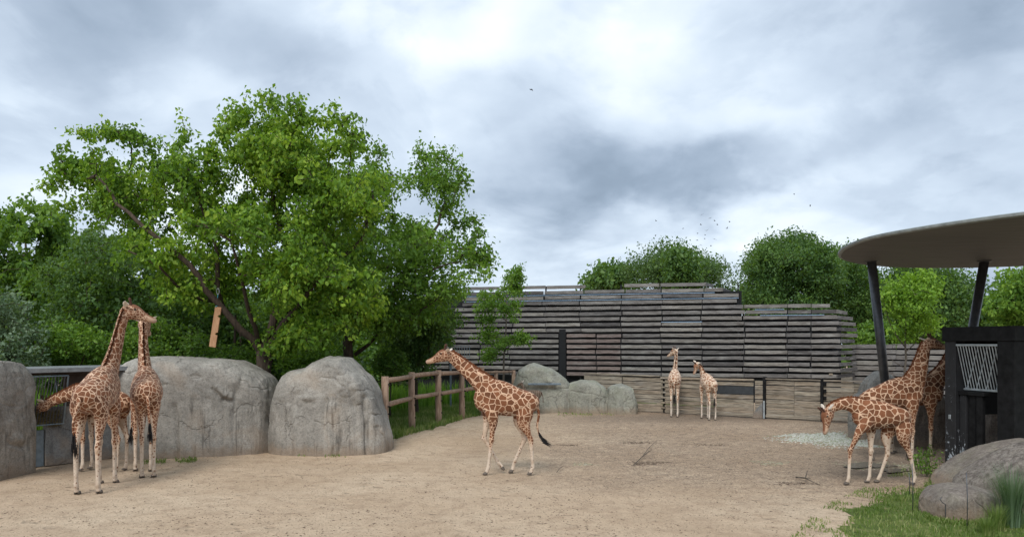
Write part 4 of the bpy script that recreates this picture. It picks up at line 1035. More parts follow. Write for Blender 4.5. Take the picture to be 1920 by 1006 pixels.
# ---------------------------------------------------------------- black hut with hay rack
H0 = Vector((12.0, 20.7, 0)); H1 = Vector((12.62, 18.8, 0)); hz = 3.84
hut = empty('feeding_hut', H0, 0, 'black timber feeding hut with a pale metal hay rack at the right edge', 'hut')
fdir = (H1 - H0).normalized(); FLEN = (H1 - H0).length; nin = Vector((-fdir.y, fdir.x, 0))      # inward: to the right and back
if nin.x < 0: nin = -nin
def hb(name, u0, u1, v0, v1, z0, z1, mat='black', parent=hut, bev=.008):
    bm = bmesh.new(); box(bm, (u0 + u1) / 2, (v0 + v1) / 2, (z0 + z1) / 2, abs(u1 - u0), abs(v1 - v0), z1 - z0, bev)
    ex, ey = fdir, nin
    for v in bm.verts: v.co = ex * v.co.x + ey * v.co.y + Vector((0, 0, v.co.z))
    bmesh.ops.recalc_face_normals(bm, faces=bm.faces)
    return frombm(name, bm, M[mat] if isinstance(mat, str) else mat, parent)
tp = MT('peeling black paint'); o_ = tp.tc.outputs['Object']
pn = tp.noise(tp.map(o_, (3, 3, 1.6)), 3.2, 8, .75, .6)
gzn = tp.nd('ShaderNodeSeparateXYZ'); tp.L.new(o_, gzn.inputs[0])
pf = tp.math('GREATER_THAN', pn, tp.math('SUBTRACT', .655, tp.math('MULTIPLY', tp.math('SUBTRACT', 1, tp.step(gzn.outputs[2], .2, 1.6)), .10)))
tp.bump(pn, .3, .01); M['peel'] = tp.fin(tp.mix(pf, tp.ramp(pn, [(.3, (.012, .012, .013)), (.7, (.026, .026, .028))]), (.34, .37, .40)), .6, 0, .35)
M['peel'] = tp.m
hb('post', 0, .34, 0, .34, 0, hz - .38, 'peel')
hb('beam', -.05, FLEN + .1, -.05, .5, hz - .38, hz, 'black')
hb('roof', -.04, FLEN + .09, .52, 4.5, hz - .3, hz - .06, 'black')
hb('post', FLEN - .42, FLEN + .05, -.02, .42, 0, hz - .382, 'black')
hb('side_wall', FLEN - .1, FLEN, .43, 4.4, 0, hz - .305, 'black')
hb('end_wall', .05, .15, .36, 4.4, 1.4, hz - .305, 'black')
u = .36
for k, (a, b) in enumerate(((.36, .56), (.60, .80), (.86, 1.04))): hb('board', a, b, .12 + .05 * (k % 2), .24 + .05 * (k % 2), 0, 2.0, 'peel' if k == 0 else 'black')
hb('sill', .34, 1.12, .08, .3, 2.0, 2.1, 'black')
hr = hb('hay_rack', .34, FLEN - .43, .0, .05, 3.32, 3.38, 'galv'); hb('rack_rail', .34, FLEN - .43, .28, .33, 2.12, 2.18, 'galv')
bm = bmesh.new(); frc = (FLEN - .43) - .36; nb = 15
for k in range(nb):
    uu = .37 + frc * k / (nb - 1) * .985
    bm = bmesh.new(); A_ = fdir * uu + nin * .03 + Vector((0, 0, 3.34)); B_ = fdir * (uu + .04) + nin * .30 + Vector((0, 0, 2.15)); tube(bm, [A_, B_], .013, 6); frombm('rack_bar', bm, M['galv'], hut)
for k in range(5):
    uu = .40 + frc * k / 4 * .95
    bm = bmesh.new(); A_ = fdir * uu + nin * .75 + Vector((0, 0, 3.34)); B_ = fdir * (uu - .02) + nin * .36 + Vector((0, 0, 2.15)); tube(bm, [A_, B_], .013, 6); frombm('rack_bar', bm, M['galv'], hut)
hb('latch_plate', .12, .2, -.016, -.002, 1.32, 1.44, 'galv')

# ---------------------------------------------------------------- left feeding shelter
A1 = G(28, 880); A2 = G(262, 852)
sh = empty('feeding_shelter', A1, 0, 'low concrete feeding shelter with a thin metal roof edge between the left boulders', 'shelter')
sdir = (A2 - A1).normalized(); SL = (A2 - A1).length; sn = Vector((-sdir.y, sdir.x, 0)); sn = sn if sn.x < 0 else -sn        # away from the yard
def sb(name, u0, u1, v0, v1, z0, z1, mat, bev=.006):
    bm = bmesh.new(); box(bm, (u0 + u1) / 2, (v0 + v1) / 2, (z0 + z1) / 2, abs(u1 - u0), abs(v1 - v0), z1 - z0, bev)
    for v in bm.verts: v.co = sdir * v.co.x + sn * v.co.y + Vector((0, 0, v.co.z))
    bmesh.ops.recalc_face_normals(bm, faces=bm.faces)
    return frombm(name, bm, M[mat], sh)
def su(px):
    t = (px - 960) / FPX; return (t * A1.y - A1.x) / (sdir.x - t * sdir.y)
M['roofing'] = mat_plain('roof sheet', (.22, .23, .235), .5, .3); M['shade'] = mat_plain('shade coloured boards', (.055, .04, .032), .85)  # boards coloured near black: the dark shelter interior is put into the colour
sb('roof', su(-60), SL + .9, -.45, 1.9, 2.66, 2.71, 'roofing'); sb('fascia', su(-60), SL + .9, -.5, -.452, 2.60, 2.725, 'roofing')
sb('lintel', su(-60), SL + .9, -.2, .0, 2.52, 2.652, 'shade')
sb('concrete_wall', su(86), SL + .4, 0, .2, 0, 1.62, 'concrete'); sb('panel', su(20), su(84), .06, .18, 0, 1.0, 'steel')
sb('panel', su(62), su(65), .03, .058, 0, 1.0, 'black')
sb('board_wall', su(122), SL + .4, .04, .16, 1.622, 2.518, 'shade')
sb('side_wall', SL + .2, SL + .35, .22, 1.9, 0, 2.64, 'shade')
u0, u1 = su(20), su(116)
for k in range(17):
    uu = u0 + (u1 - u0) * k / 16; bm = bmesh.new()
    tube(bm, [sdir * uu + sn * -.42 + Vector((0, 0, 2.5)), sdir * (uu - .05) + sn * -.1 + Vector((0, 0, 1.15))], .012, 6); frombm('rack_bar', bm, M['tube'], sh)
for z, v in ((2.5, -.42), (1.15, -.1), (1.15, .5)):
    bm = bmesh.new(); tube(bm, [sdir * u0 + sn * v + Vector((0, 0, z)), sdir * u1 + sn * v + Vector((0, 0, z))], .02, 6); frombm('rack_rail', bm, M['steel'], sh)
for v0, v1 in ((-.42, -.1), (.42, .1)):
    bm = bmesh.new(); tube(bm, [sdir * u1 + sn * v0 + Vector((0, 0, 2.5)), sdir * u1 + sn * v1 + Vector((0, 0, 1.15))], .022, 6); frombm('rack_rail', bm, M['steel'], sh)
bm = bmesh.new(); tube(bm, [sdir * (u0 + .3) + sn * .4 + Vector((0, 0, 1.9)), sdir * (u1 - .6) + sn * .45 + Vector((0, 0, 2.5))], .018, 6); frombm('brace', bm, M['galv'], sh)
# hay
n = 5000; uu = RNG.uniform(u0 + .1, u1 - .05, n); vv = RNG.uniform(-.12, .42, n); zz = RNG.uniform(1.18, 1.62, n) + .1 * np.sin(uu * 5)
a = RNG.normal(0, 1, (n, 3)) * np.array([1, 1, .5]); a /= np.linalg.norm(a, axis=1)[:, None]; a *= RNG.uniform(.05, .14, (n, 1))
P = np.array(A1)[None] + uu[:, None] * np.array(sdir) + vv[:, None] * np.array(sn) + zz[:, None] * np.array([0, 0, 1])
v = np.stack([P - a, P + a, P + a * .3 + np.array([0, 0, .012])], 1).reshape(-1, 3)
tag(fromnp('hay', v, np.arange(n * 3).reshape(-1, 3), mat_island('hay', [(.10, .08, .04), (.22, .17, .09), (.14, .13, .05)])), 'brown hay lying in the left feeding rack', 'hay', kind='stuff')

# ---------------------------------------------------------------- hanging board
hb_ = empty('hanging_feeder_board', W(403, 612, 25.0), 0, 'notched wooden board hanging on a blue rope from the largest tree', 'board')
k25 = 25.0 / FPX
def l25(px, py, y=0): return Vector(((px - 403) * k25, y, -(py - 612) * k25))
bm = bmesh.new()
out = [(404, 574), (415.5, 576)]
for t, c in ((.22, 1), (.66, 1)):
    for s_, dx in ((-.035, 0), (-.03, -2.5), (0, -4.6), (.03, -2.5), (.035, 0)):
        tt = t + s_; out.append((415.5 + (404.5 - 415.5) * tt + dx, 576 + (651 - 576) * tt))
out += [(404.5, 651), (392.5, 649)]
F = [bm.verts.new(l25(x, y, -.03)) for x, y in out]; Bk = [bm.verts.new(l25(x, y, .03)) for x, y in out]
bm.faces.new(F); bm.faces.new(Bk[::-1])
for i in range(len(F)): bm.faces.new((F[i], Bk[i], Bk[(i + 1) % len(F)], F[(i + 1) % len(F)]))
bmesh.ops.recalc_face_normals(bm, faces=bm.faces); bmesh.ops.triangulate(bm, faces=[f for f in bm.faces if len(f.verts) > 4])
M['fresh'] = mat_bark('orange brown wood', (.32, .17, .09), (.52, .31, .18)); frombm('board', bm, M['fresh'], hb_)
M['rope'] = mat_plain('blue rope', (.05, .28, .35), .8)
bm = bmesh.new(); tube(bm, [l25(408, 576), l25(407, 572), l25(408.5, 552)], .012, 6); frombm('rope', bm, M['rope'], hb_)
bm = bmesh.new(); tube(bm, [l25(405, 575, -.04), l25(411, 571, -.04), l25(406, 568, .04), l25(411, 576, .04)], .016, 6); frombm('knot', bm, M['rope'], hb_)
bm = bmesh.new(); tube(bm, [l25(408.5 + 2.6 * math.cos(a), 546 + 5.5 * math.sin(a)) for a in np.linspace(0, 2 * math.pi, 16)], .011, 6, False); frombm('shackle', bm, M['galv'], hb_)

# ---------------------------------------------------------------- wire stakes, plants at the near right
def stake(px, py, top, lab, curl=0):
    b = G(px, py); k = b.y / FPX; h = (py - top) * k; bm = bmesh.new()
    pts = [(0, 0, -.05), (.01, 0, h * .5), (-.01 + .02 * curl, 0, h)]
    if curl: pts += [(-.05, 0, h + .04), (-.1, 0, h + .1), (-.06, 0, h + .14)]
    tube(bm, pts, .008, 6); o = tag(frombm('wire_stake', bm, M['tube'], None, True), lab, 'stake', 'thin metal stakes in the near right lawn'); o.location = b
stake(1711, 958, 868, 'thin metal stake left of the smallest rounded rock')
stake(1705, 930, 885, 'shorter thin metal stake behind the one left of the smallest rock')
stake(1772, 972, 945, 'short curled metal stake in front of the smallest rounded rock', 1)
stake(1813, 990, 885, 'tall thin metal stake right of the curled one')
def tuft(label, px, py, n, h, mat, spread=.5, name='ornamental_grass'):
    b = G(px, py); root = tag(empty(name, b), label, 'plant')
    a = RNG.uniform(0, 2 * math.pi, n); r = np.abs(RNG.normal(0, .09, n)); L_ = h * RNG.uniform(.6, 1.1, n); sp = RNG.uniform(.1, spread, n)
    segs = 5; V = []; w0 = .005
    for s_ in range(segs + 1):
        t = s_ / segs; rr = r + L_ * sp * t ** 1.7; z = L_ * (t - .28 * sp * t ** 2.5); w_ = w0 * (1 - t * .9)
        cxx, cyy = np.cos(a) * rr, np.sin(a) * rr
        V.append(np.stack([cxx - np.sin(a) * w_, cyy + np.cos(a) * w_, z], 1)); V.append(np.stack([cxx + np.sin(a) * w_, cyy - np.cos(a) * w_, z], 1))
    V = np.stack(V, 1); k = np.arange(n)[:, None] * (2 * segs + 2)
    f = np.concatenate([k + [2 * s_, 2 * s_ + 1, 2 * s_ + 3, 2 * s_ + 2] for s_ in range(segs)])
    fromnp('blades', V.reshape(-1, 3), f, M[mat], root)
    return root
tuft('feathery grey green ornamental grass in the bottom right corner', 1898, 985, 900, 1.15, 'leaf_blue')
tuft('smaller grass clump just left of the feathery corner grass', 1868, 992, 350, .5, 'grass', .6)
tuft('grass clump at the foot of the smallest rounded rock', 1850, 1000, 260, .35, 'grass', .6)
def weed(label, px, py, n, h):
    b = G(px, py); root = tag(empty('weed', b), label, 'plant', 'leafy weeds by the near right rocks')
    bm = bmesh.new(); P = []
    for i in range(n):
        a = RNG.uniform(0, 2 * math.pi); r = RNG.uniform(0, .3); hh = h * RNG.uniform(.5, 1.1); x0, y0 = r * math.cos(a), r * math.sin(a); x1, y1 = x0 + RNG.normal(0, .12), y0 + RNG.normal(0, .12)
        tube(bm, [(x0, y0, 0), (x0 * .6 + x1 * .4, y0 * .6 + y1 * .4, hh * .6), (x1, y1, hh)], .005, 4)
        for t in np.linspace(.15, 1, 14): P.append((x0 + (x1 - x0) * t + RNG.normal(0, .03), y0 + (y1 - y0) * t + RNG.normal(0, .03), hh * t))
    frombm('stem', bm, M['bark2'], root); leaf_mesh('leaves', np.array(P), .08, M['leaf_fine'], root, .2, .5)
weed('leafy weeds growing against the left foot of the sloping rocks', 1745, 893, 16, .62)
weed('leafy weeds behind the smallest rounded rock', 1722, 880, 12, .45)
weed('sparse weeds between the hut and the calf hind legs', 1735, 860, 10, .4)
weed('weeds beside the smallest rounded rock on its right', 1872, 965, 12, .4)

# soil, moss and small tufts where the boulders meet the sand
for i, (line, n, lab) in enumerate([([(735, 826), (700, 842), (650, 850), (600, 853), (560, 850), (515, 840), (470, 852), (400, 862), (330, 864), (270, 866)], 2600, 'low moss and weeds along the foot of the two middle boulders'), ([(1195, 768), (1150, 774), (1090, 776), (1000, 774), (960, 772)], 900, 'low moss along the foot of the mossy rocks'), ([(1730, 965), (1760, 978), (1830, 982), (1870, 968)], 900, 'grass pressed against the smallest rounded rock')]):
    ln = np.array(line, float); k = RNG.integers(0, len(ln) - 1, n); t = RNG.uniform(0, 1, n)[:, None]; q = ln[k] * (1 - t) + ln[k + 1] * t
    q[:, 1] += RNG.normal(0, 2.2, n) - 1; m = fbm(np.stack([q[:, 0] * .05, q[:, 1] * 0, q[:, 1] * 0], 1), 3, 5 + i) > (-.05 if i < 2 else -1)
    q = q[m]; d_ = FPX * CAM_H / (q[:, 1] - HOR)
    blades('moss_tufts', (q[:, 0] - 960) * d_ / FPX, d_, RNG.uniform(.03, .1, len(q)), M['grass'], lab, .6, .012)
# ---------------------------------------------------------------- giraffes
def mat_coat(name, dark, light, pale, s1=6.2, s2=11.0, wid=.10):
    t = MT(name); o = t.tc.outputs['Object']
    nz = t.noise(o, 5, 3, .5, 0, True)
    sub = t.nd('ShaderNodeVectorMath', operation='SUBTRACT'); t.put(sub.inputs[0], nz); sub.inputs[1].default_value = (.5, .5, .5)
    sc = t.nd('ShaderNodeVectorMath', operation='SCALE'); t.put(sc.inputs[0], sub.outputs[0]); sc.inputs[3].default_value = .07
    ad = t.nd('ShaderNodeVectorMath', operation='ADD'); t.put(ad.inputs[0], o); t.put(ad.inputs[1], sc.outputs[0]); p = ad.outputs[0]
    e1 = t.voro(p, s1, 'DISTANCE_TO_EDGE', rnd=.85); e2 = t.voro(p, s2, 'DISTANCE_TO_EDGE', rnd=.9)
    fine, cream = t.attr('fine'), t.attr('cream')
    f1 = t.step(e1, wid * .75, wid * 1.15); f2 = t.step(t.math('SUBTRACT', e2, t.math('MULTIPLY', cream, .27)), wid * .9, wid * 1.5)
    n = t.nd('ShaderNodeMix', data_type='FLOAT'); t.put(n.inputs[0], t.step(fine, .4, .6)); t.put(n.inputs[2], f1); t.put(n.inputs[3], f2); patch = n.outputs[0]
    patch = t.math('MULTIPLY', patch, t.math('SUBTRACT', 1, t.attr('plain')))
    vc = t.voro(p, s1, 'F1', 'Color', .85); sp = t.nd('ShaderNodeSeparateXYZ'); t.L.new(vc, sp.inputs[0])
    dk = t.mix(sp.outputs[0], tuple(c * .72 for c in dark), tuple(c * 1.35 for c in dark))
    dk = t.mix(t.step(t.noise(o, 40, 4, .7), .35, .7), dk, t.mix(1, dk, (.7, .66, .62), 'MULTIPLY'))
    lt = t.mix(t.noise(o, 3, 4), tuple(c * .8 for c in light), tuple(min(1, c * 1.15) for c in light))
    ground = t.mix(cream, lt, pale)
    ground = t.mix(t.math('MULTIPLY', t.step(t.noise(o, 9, 5, .7), .42, .66), .6), ground, t.mix(1, ground, (.62, .52, .43), 'MULTIPLY'))
    c = t.mix(patch, ground, dk)
    c = t.mix(t.attr('muzzle'), c, (.30, .20, .145)); c = t.mix(t.attr('brow'), c, tuple(v * .95 for v in dark))
    t.bump(t.noise(o, 90, 3, .6), .25, .006)
    t.fin(c, .75, 0, .22); t.b.inputs['Sheen Weight'].default_value = .08; return t.m
M['coat_fine'] = mat_coat('small patched giraffe coat', (.185, .072, .033), (.62, .43, .30), (.56, .46, .365), 8.2, 14, .062)
M['coat'] = mat_coat('giraffe coat', (.18, .07, .032), (.62, .42, .285), (.56, .46, .365), 6.6, 13, .062)
M['coat_dark'] = mat_coat('dark giraffe coat', (.155, .06, .028), (.56, .37, .24), (.52, .425, .33), 6.2, 12, .058)
M['coat_pale'] = mat_coat('pale giraffe coat', (.30, .145, .08), (.72, .57, .44), (.70, .61, .52), 7.6, 11, .12)
M['mane'] = mat_plain('red brown mane', (.15, .055, .025), .85, 0, .35, 20, .5, .1)
M['hoof'] = mat_plain('grey brown hoof', (.12, .098, .08), .75, 0, .3)
M['ear'] = mat_plain('pale ear fur', (.62, .54, .46), .85, 0, .2, 20)
M['hornhair'] = mat_plain('dark horn hair', (.07, .03, .018), .85, 0, .4, 20)
M['tuft'] = mat_plain('black tail hair', (.010, .009, .010), .65, 0, .3)
te = MT('dark eye'); M['eye'] = te.fin((.008, .006, .005), .12, 0, .5)

def loft_sections(st, sub=4):
    """st: (center, rlat, rup) -> interpolated"""
    out = []; n = len(st)
    A = np.array([list(c) + [a, b] for c, a, b in st], float)
    for i in range(n - 1):
        p0, p1, p2, p3 = A[max(i - 1, 0)], A[i], A[i + 1], A[min(i + 2, n - 1)]
        for j in range(sub):
            t = j / sub; q = .5 * (2 * p1 + (p2 - p0) * t + (2 * p0 - 5 * p1 + 4 * p2 - p3) * t * t + (3 * p1 - p0 - 3 * p2 + p3) * t ** 3)
            q[3:] = np.clip(q[3:], np.minimum(p1, p2)[3:] * .9, None); out.append(q)
    out.append(A[-1]); return np.array(out)
def loft(bm, st, lat=(0, 1, 0), sub=4, n=16, power=1.0):
    S = loft_sections(st, sub); C = [Vector(s[:3]) for s in S]; L_ = Vector(lat); rings = []; frames = []
    for i, c in enumerate(C):
        T = (C[min(i + 1, len(C) - 1)] - C[max(i - 1, 0)]).normalized()
        L_ = (L_ - T * L_.dot(T)).normalized(); U = T.cross(L_); rl, ru = S[i][3], S[i][4]
        rings.append([bm.verts.new(c + L_ * math.cos(2 * math.pi * k / n) * rl + U * math.sin(2 * math.pi * k / n) * ru) for k in range(n)])
        frames.append((c, T.copy(), L_.copy(), U.copy(), rl, ru))
    for a, b in zip(rings, rings[1:]):
        for k in range(n): bm.faces.new((a[k], a[(k + 1) % n], b[(k + 1) % n], b[k]))
    bm.faces.new(rings[0][::-1]); bm.faces.new(rings[-1]); return frames
def remesh(bm, vox, smooth=3):
    bmesh.ops.recalc_face_normals(bm, faces=bm.faces)
    me = bpy.data.meshes.new('tmp'); bm.to_mesh(me); bm.free(); o = bpy.data.objects.new('tmp', me); COL.objects.link(o)
    r = o.modifiers.new('r', 'REMESH'); r.mode = 'VOXEL'; r.voxel_size = vox; r.use_smooth_shade = True
    sm = o.modifiers.new('s', 'SMOOTH'); sm.iterations = smooth; sm.factor = .6
    dg = bpy.context.evaluated_depsgraph_get(); res = bpy.data.meshes.new_from_object(o.evaluated_get(dg)); bpy.data.objects.remove(o); bpy.data.meshes.remove(me)
    res.shade_smooth(); return res
TORSO = [((.84, 0, 1.86), .07, .12), ((.76, 0, 1.88), .15, .25), ((.60, 0, 1.93), .20, .37), ((.40, 0, 2.0), .235, .455), ((.15, 0, 1.965), .275, .455), ((-.1, 0, 1.90), .30, .41),
         ((-.35, 0, 1.855), .30, .355), ((-.58, 0, 1.83), .26, .30), ((-.74, 0, 1.79), .18, .22), ((-.82, 0, 1.76), .08, .12)]
FRONT = [[(.50, 1.85), (.52, 1.42), (.50, .87), (.50, .17), (.53, .04)], [(.50, 1.85), (.52, 1.42), (.52, .87), (.50, .17), (.53, .04)]]
HIND = [[(-.50, 1.85), (-.40, 1.45), (-.60, .88), (-.56, .17), (-.53, .04)], [(-.50, 1.85), (-.42, 1.45), (-.62, .88), (-.60, .17), (-.57, .04)]]
def giraffe(loc, yaw, s, label, neck, hd, hu=None, front=FRONT, hind=HIND, lat=((.17, -.17), (.16, -.16)), tail=None, coat='coat', torso=TORSO, group='giraffes in the yard', tuft_blow=0.0, hscale=1.0, wide=1.0, ears=((.35, .25), (.35, .25)), mouth=False):
    root = empty('giraffe', loc, yaw, label, 'giraffe', group); bm = bmesh.new()
    V = lambda p: Vector(p) * s
    loft(bm, [(V(c), a * s * wide, b * s) for c, a, b in torso], n=20)
    def leg(keys, y, fr):
        (x0, z0), (x1, z1), (x2, z2), (x3, z3), (x4, z4) = keys; P = lambda x, z, yy: V((x, yy, z)); sg = 1 if y > 0 else -1
        yi = sg * max(abs(y) - .03, .06); m = lambda a, b, t: a + (b - a) * t
        if fr: R_ = [(x0, z0, yi, .10, .20), (m(x0, x1, .55), m(z0, z1, .55), y, .115, .185), (x1, z1, y, .095, .13), (m(x1, x2, .45), m(z1, z2, .45), y, .068, .082), (m(x1, x2, .85), m(z1, z2, .85), y, .056, .062), (x2, z2, y, .068, .08), (m(x2, x3, .18), m(z2, z3, .18), y, .047, .052),
                     (m(x2, x3, .55), m(z2, z3, .55), y, .043, .049), (m(x2, x3, .85), m(z2, z3, .85), y, .039, .045), (x3, z3, y, .048, .055), (m(x3, x4, .6), m(z3, z4, .5), y, .043, .05), (x4, z4, y, .05, .062)]
        else: R_ = [(x0, z0, yi, .14, .24), (m(x0, x1, .5), m(z0, z1, .5), y, .15, .235), (x1, z1, y, .12, .18), (m(x1, x2, .45), m(z1, z2, .45), y, .078, .105), (m(x1, x2, .82), m(z1, z2, .82), y, .052, .07), (x2, z2, y, .056, .078), (m(x2, x3, .16), m(z2, z3, .16), y, .047, .06),
                    (m(x2, x3, .55), m(z2, z3, .55), y, .044, .05), (m(x2, x3, .86), m(z2, z3, .86), y, .04, .046), (x3, z3, y, .048, .055), (m(x3, x4, .6), m(z3, z4, .5), y, .043, .05), (x4, z4, y, .05, .062)]
        loft(bm, [(P(x, z, yy), a * s, b * s) for x, z, yy, a, b in R_], sub=3, n=12)
        return P(x4, z4, y), (V((x4, y, z4)) - V((x3, y, z3)))
    feet = [leg(front[0], lat[0][0], True), leg(front[1], lat[0][1], True), leg(hind[0], lat[1][0], False), leg(hind[1], lat[1][1], False)]
    # neck: (x, y, z, rlat, rup)
    nf = loft(bm, [(V((x, y, z)), a * s, b * s) for x, y, z, a, b in neck], n=16)
    c, T, L_, U, _, _ = nf[-1]
    hd = Vector(hd).normalized(); hu = Vector(hu) if hu else Vector((0, 0, 1)); hu = (hu - hd * hu.dot(hd)).normalized(); hl = hu.cross(hd)
    hs = s * hscale; h0 = c - hd * .02 * hs
    HS = [(-.07, .02, .08, .08), (0, .0, .115, .135), (.09, .0, .135, .165), (.18, .0, .135, .165), (.28, -.02, .105, .135), (.38, -.045, .078, .10), (.48, -.06, .066, .078), (.56, -.068, .066, .068), (.62, -.075, .054, .052), (.65, -.08, .03, .03)]
    loft(bm, [(h0 + hd * (x * hs) + hu * (z * hs), a * hs, b * hs) for x, z, a, b in HS], lat=hl, n=14)
    for sg in (1, -1):      # brow ridge over each eye
        cc = h0 + hd * (.17 * hs) + hu * (.085 * hs) + hl * (sg * .098 * hs); loft(bm, [(cc - hd * .06 * hs, .02 * hs, .02 * hs), (cc, .042 * hs, .04 * hs), (cc + hd * .07 * hs, .02 * hs, .02 * hs)], lat=hl, n=8)
    me = remesh(bm, .019 * s); nvt = len(me.vertices); co = np.zeros(nvt * 3); me.vertices.foreach_get('co', co); co = co.reshape(-1, 3) / s
    no = np.zeros(nvt * 3); me.vertices.foreach_get('normal', no); no = no.reshape(-1, 3)
    nk = np.array([[f[0].x, f[0].y, f[0].z] for f in nf]) / s; hc = np.array(h0) / s; hv = np.array(hd)
    rel = co - hc; al = rel @ hv / hscale; dist = np.linalg.norm(rel - (rel @ hv)[:, None] * hv, axis=1) / hscale
    ishead = (al > -.03) & (al < .75) & (dist < .26)
    dn = np.min(np.linalg.norm(co[:, None, :] - nk[None, ::2], axis=2), axis=1); isneck = (dn < .30) & (co[:, 2] > 1.0)
    isleg = ~ishead & (~isneck | (co[:, 2] < 1.35))
    z = co[:, 2]; top = .14 * fbm(co * 3, 2, 3)
    cream = np.where(isleg, 1 - sstep(.5, .98, z + top), 0)
    inner = sstep(.15, .6, -no[:, 1] * np.sign(co[:, 1])) * (1 - sstep(1.3, 1.55, z)) * (np.abs(co[:, 1]) > .04)
    belly = sstep(.45, .8, -no[:, 2]) * (z > 1.2) * (z < 1.75) * isleg
    cream = np.clip(np.maximum(cream, np.maximum(inner * .8 * isleg, belly * .95)), 0, 1)
    fine = np.clip(np.where(isleg, 1 - sstep(1.35, 1.5, z), 0) + ishead * 1.0 + (np.linalg.norm(co - nk[-1], axis=1) < .3), 0, 1)
    muz = np.where(ishead, .12 + sstep(.42, .6, al) * .6, 0)
    up_ = no @ np.array(hu); brow = np.where(ishead, sstep(.35, .75, up_) * sstep(.02, .1, al) * (1 - sstep(.55, .62, al)), 0)
    plain = np.where(ishead, sstep(.40, .52, al), 0)
    for nm, arr in (('cream', cream), ('fine', fine), ('muzzle', muz), ('brow', brow), ('plain', plain)):
        a = me.attributes.new(nm, 'FLOAT', 'POINT'); a.data.foreach_set('value', arr.astype(np.float32))
    me.name = 'body'; me.materials.clear(); link('body', me, M[coat], root)
    for (p, dv) in feet:    # cloven hooves
        bm = bmesh.new(); fd = Vector((1, 0, 0)); tilt = math.atan2(-dv.z, dv.x) if dv.length > 0 else 1
        lifted = p.z > .09 * s; ax = Vector((.75, 0, -.66)) if not lifted else dv.normalized()
        for sg in (1, -1):
            c0 = p + Vector((0, sg * .024 * s, 0)) - ax * .01 * s; L2 = (p.z - .006) / .66 if not lifted else .09 * s; L2 = max(.05 * s, min(L2 * 1.2, .12 * s))
            if not lifted:
                pr = [(c0, .03, .05), (c0 + Vector((.03, 0, -.022)) * s, .034, .045)]
                e_ = bmesh.ops.create_cone(bm, cap_ends=True, segments=10, radius1=.05 * s, radius2=.04 * s, depth=max(.05 * s, p.z))
                for v in e_['verts']: v.co = Vector((v.co.x * 1.35 + (p.z / 2 - v.co.z) * .35, v.co.y * .62, v.co.z)) + Vector((p.x + .025 * s, p.y + sg * .03 * s, max(.05 * s, p.z) / 2 + .003))
            else:
                loft(bm, [(c0, .026 * s, .045 * s), (c0 + ax * .05 * s, .028 * s, .045 * s), (c0 + ax * .11 * s, .012 * s, .02 * s)], n=8)
        bmesh.ops.recalc_face_normals(bm, faces=bm.faces); frombm('hoof', bm, M['hoof'], root, True)
    for i, sg in enumerate((1, -1)):
        er = ears[i]; b = h0 + hd * (.005 * hs) + hu * (.075 * hs) + hl * (sg * .10 * hs); dr = (hl * sg * 1.0 + hu * er[0] - hd * er[1]).normalized(); fl = hu.cross(dr).normalized()
        bm = bmesh.new(); loft(bm, [(b, .02 * hs, .02 * hs), (b + dr * .06 * hs, .022 * hs, .05 * hs), (b + dr * .13 * hs, .016 * hs, .055 * hs), (b + dr * .19 * hs, .01 * hs, .035 * hs), (b + dr * .235 * hs, .004 * hs, .006 * hs)], lat=dr.cross(fl) if abs(dr.cross(fl).length) > .1 else hu, n=10)
        bmesh.ops.recalc_face_normals(bm, faces=bm.faces); frombm('ear', bm, M['ear'], root, True)
        b = h0 + hd * (.09 * hs) + hu * (.13 * hs) + hl * (sg * .055 * hs); dr = (hu * 1.0 - hd * .45 + hl * sg * .12).normalized()
        bm = bmesh.new(); loft(bm, [(b, .028 * hs, .03 * hs), (b + dr * .08 * hs, .022 * hs, .024 * hs), (b + dr * .13 * hs, .027 * hs, .027 * hs), (b + dr * .165 * hs, .014 * hs, .014 * hs)], lat=hl, n=10)
        bmesh.ops.recalc_face_normals(bm, faces=bm.faces); frombm('ossicone', bm, M['hornhair'], root, True)
        bm = bmesh.new(); bmesh.ops.create_uvsphere(bm, u_segments=12, v_segments=8, radius=.024 * hs)
        for v in bm.verts: v.co += h0 + hd * (.19 * hs) + hu * (.06 * hs) + hl * (sg * .122 * hs)
        frombm('eye', bm, M['eye'], root, True)
    # mane: short upright hair along the crest
    tr = []; fr0 = nf[2:]
    for (c, T, L_, U, rl, ru), (c2, T2, _, U2, _, ru2) in zip(fr0, fr0[1:]):
        for j in range(26):
            t = RNG.uniform(); p = c.lerp(c2, t) + U * (ru + (ru2 - ru) * t - .012 * s) + L_ * RNG.normal(0, .009) * s; h_ = RNG.uniform(.045, .085) * s
            q = (T * RNG.uniform(-.9, .1) + U).normalized() * h_ + L_ * RNG.normal(0, .012) * s; w_ = T * .016 * s + L_ * RNG.normal(0, .006) * s
            tr += [p - w_, p + w_, p + q]
    fromnp('mane', np.array([tuple(v) for v in tr]), np.arange(len(tr)).reshape(-1, 3), M['mane'], root)
    tl = tail or [(-.80, 0, 1.90), (-.89, 0, 1.72), (-.90, 0, 1.4), (-.88, 0, 1.12)]
    bm = bmesh.new(); loft(bm, [(V(p), r * s, r * s) for p, r in zip(tl, np.linspace(.045, .016, len(tl)))], n=8); bmesh.ops.recalc_face_normals(bm, faces=bm.faces); to = frombm('tail', bm, M[coat], root, True)
    e_ = V(tl[-1]); dv = (V(tl[-1]) - V(tl[-2])).normalized(); pts = []
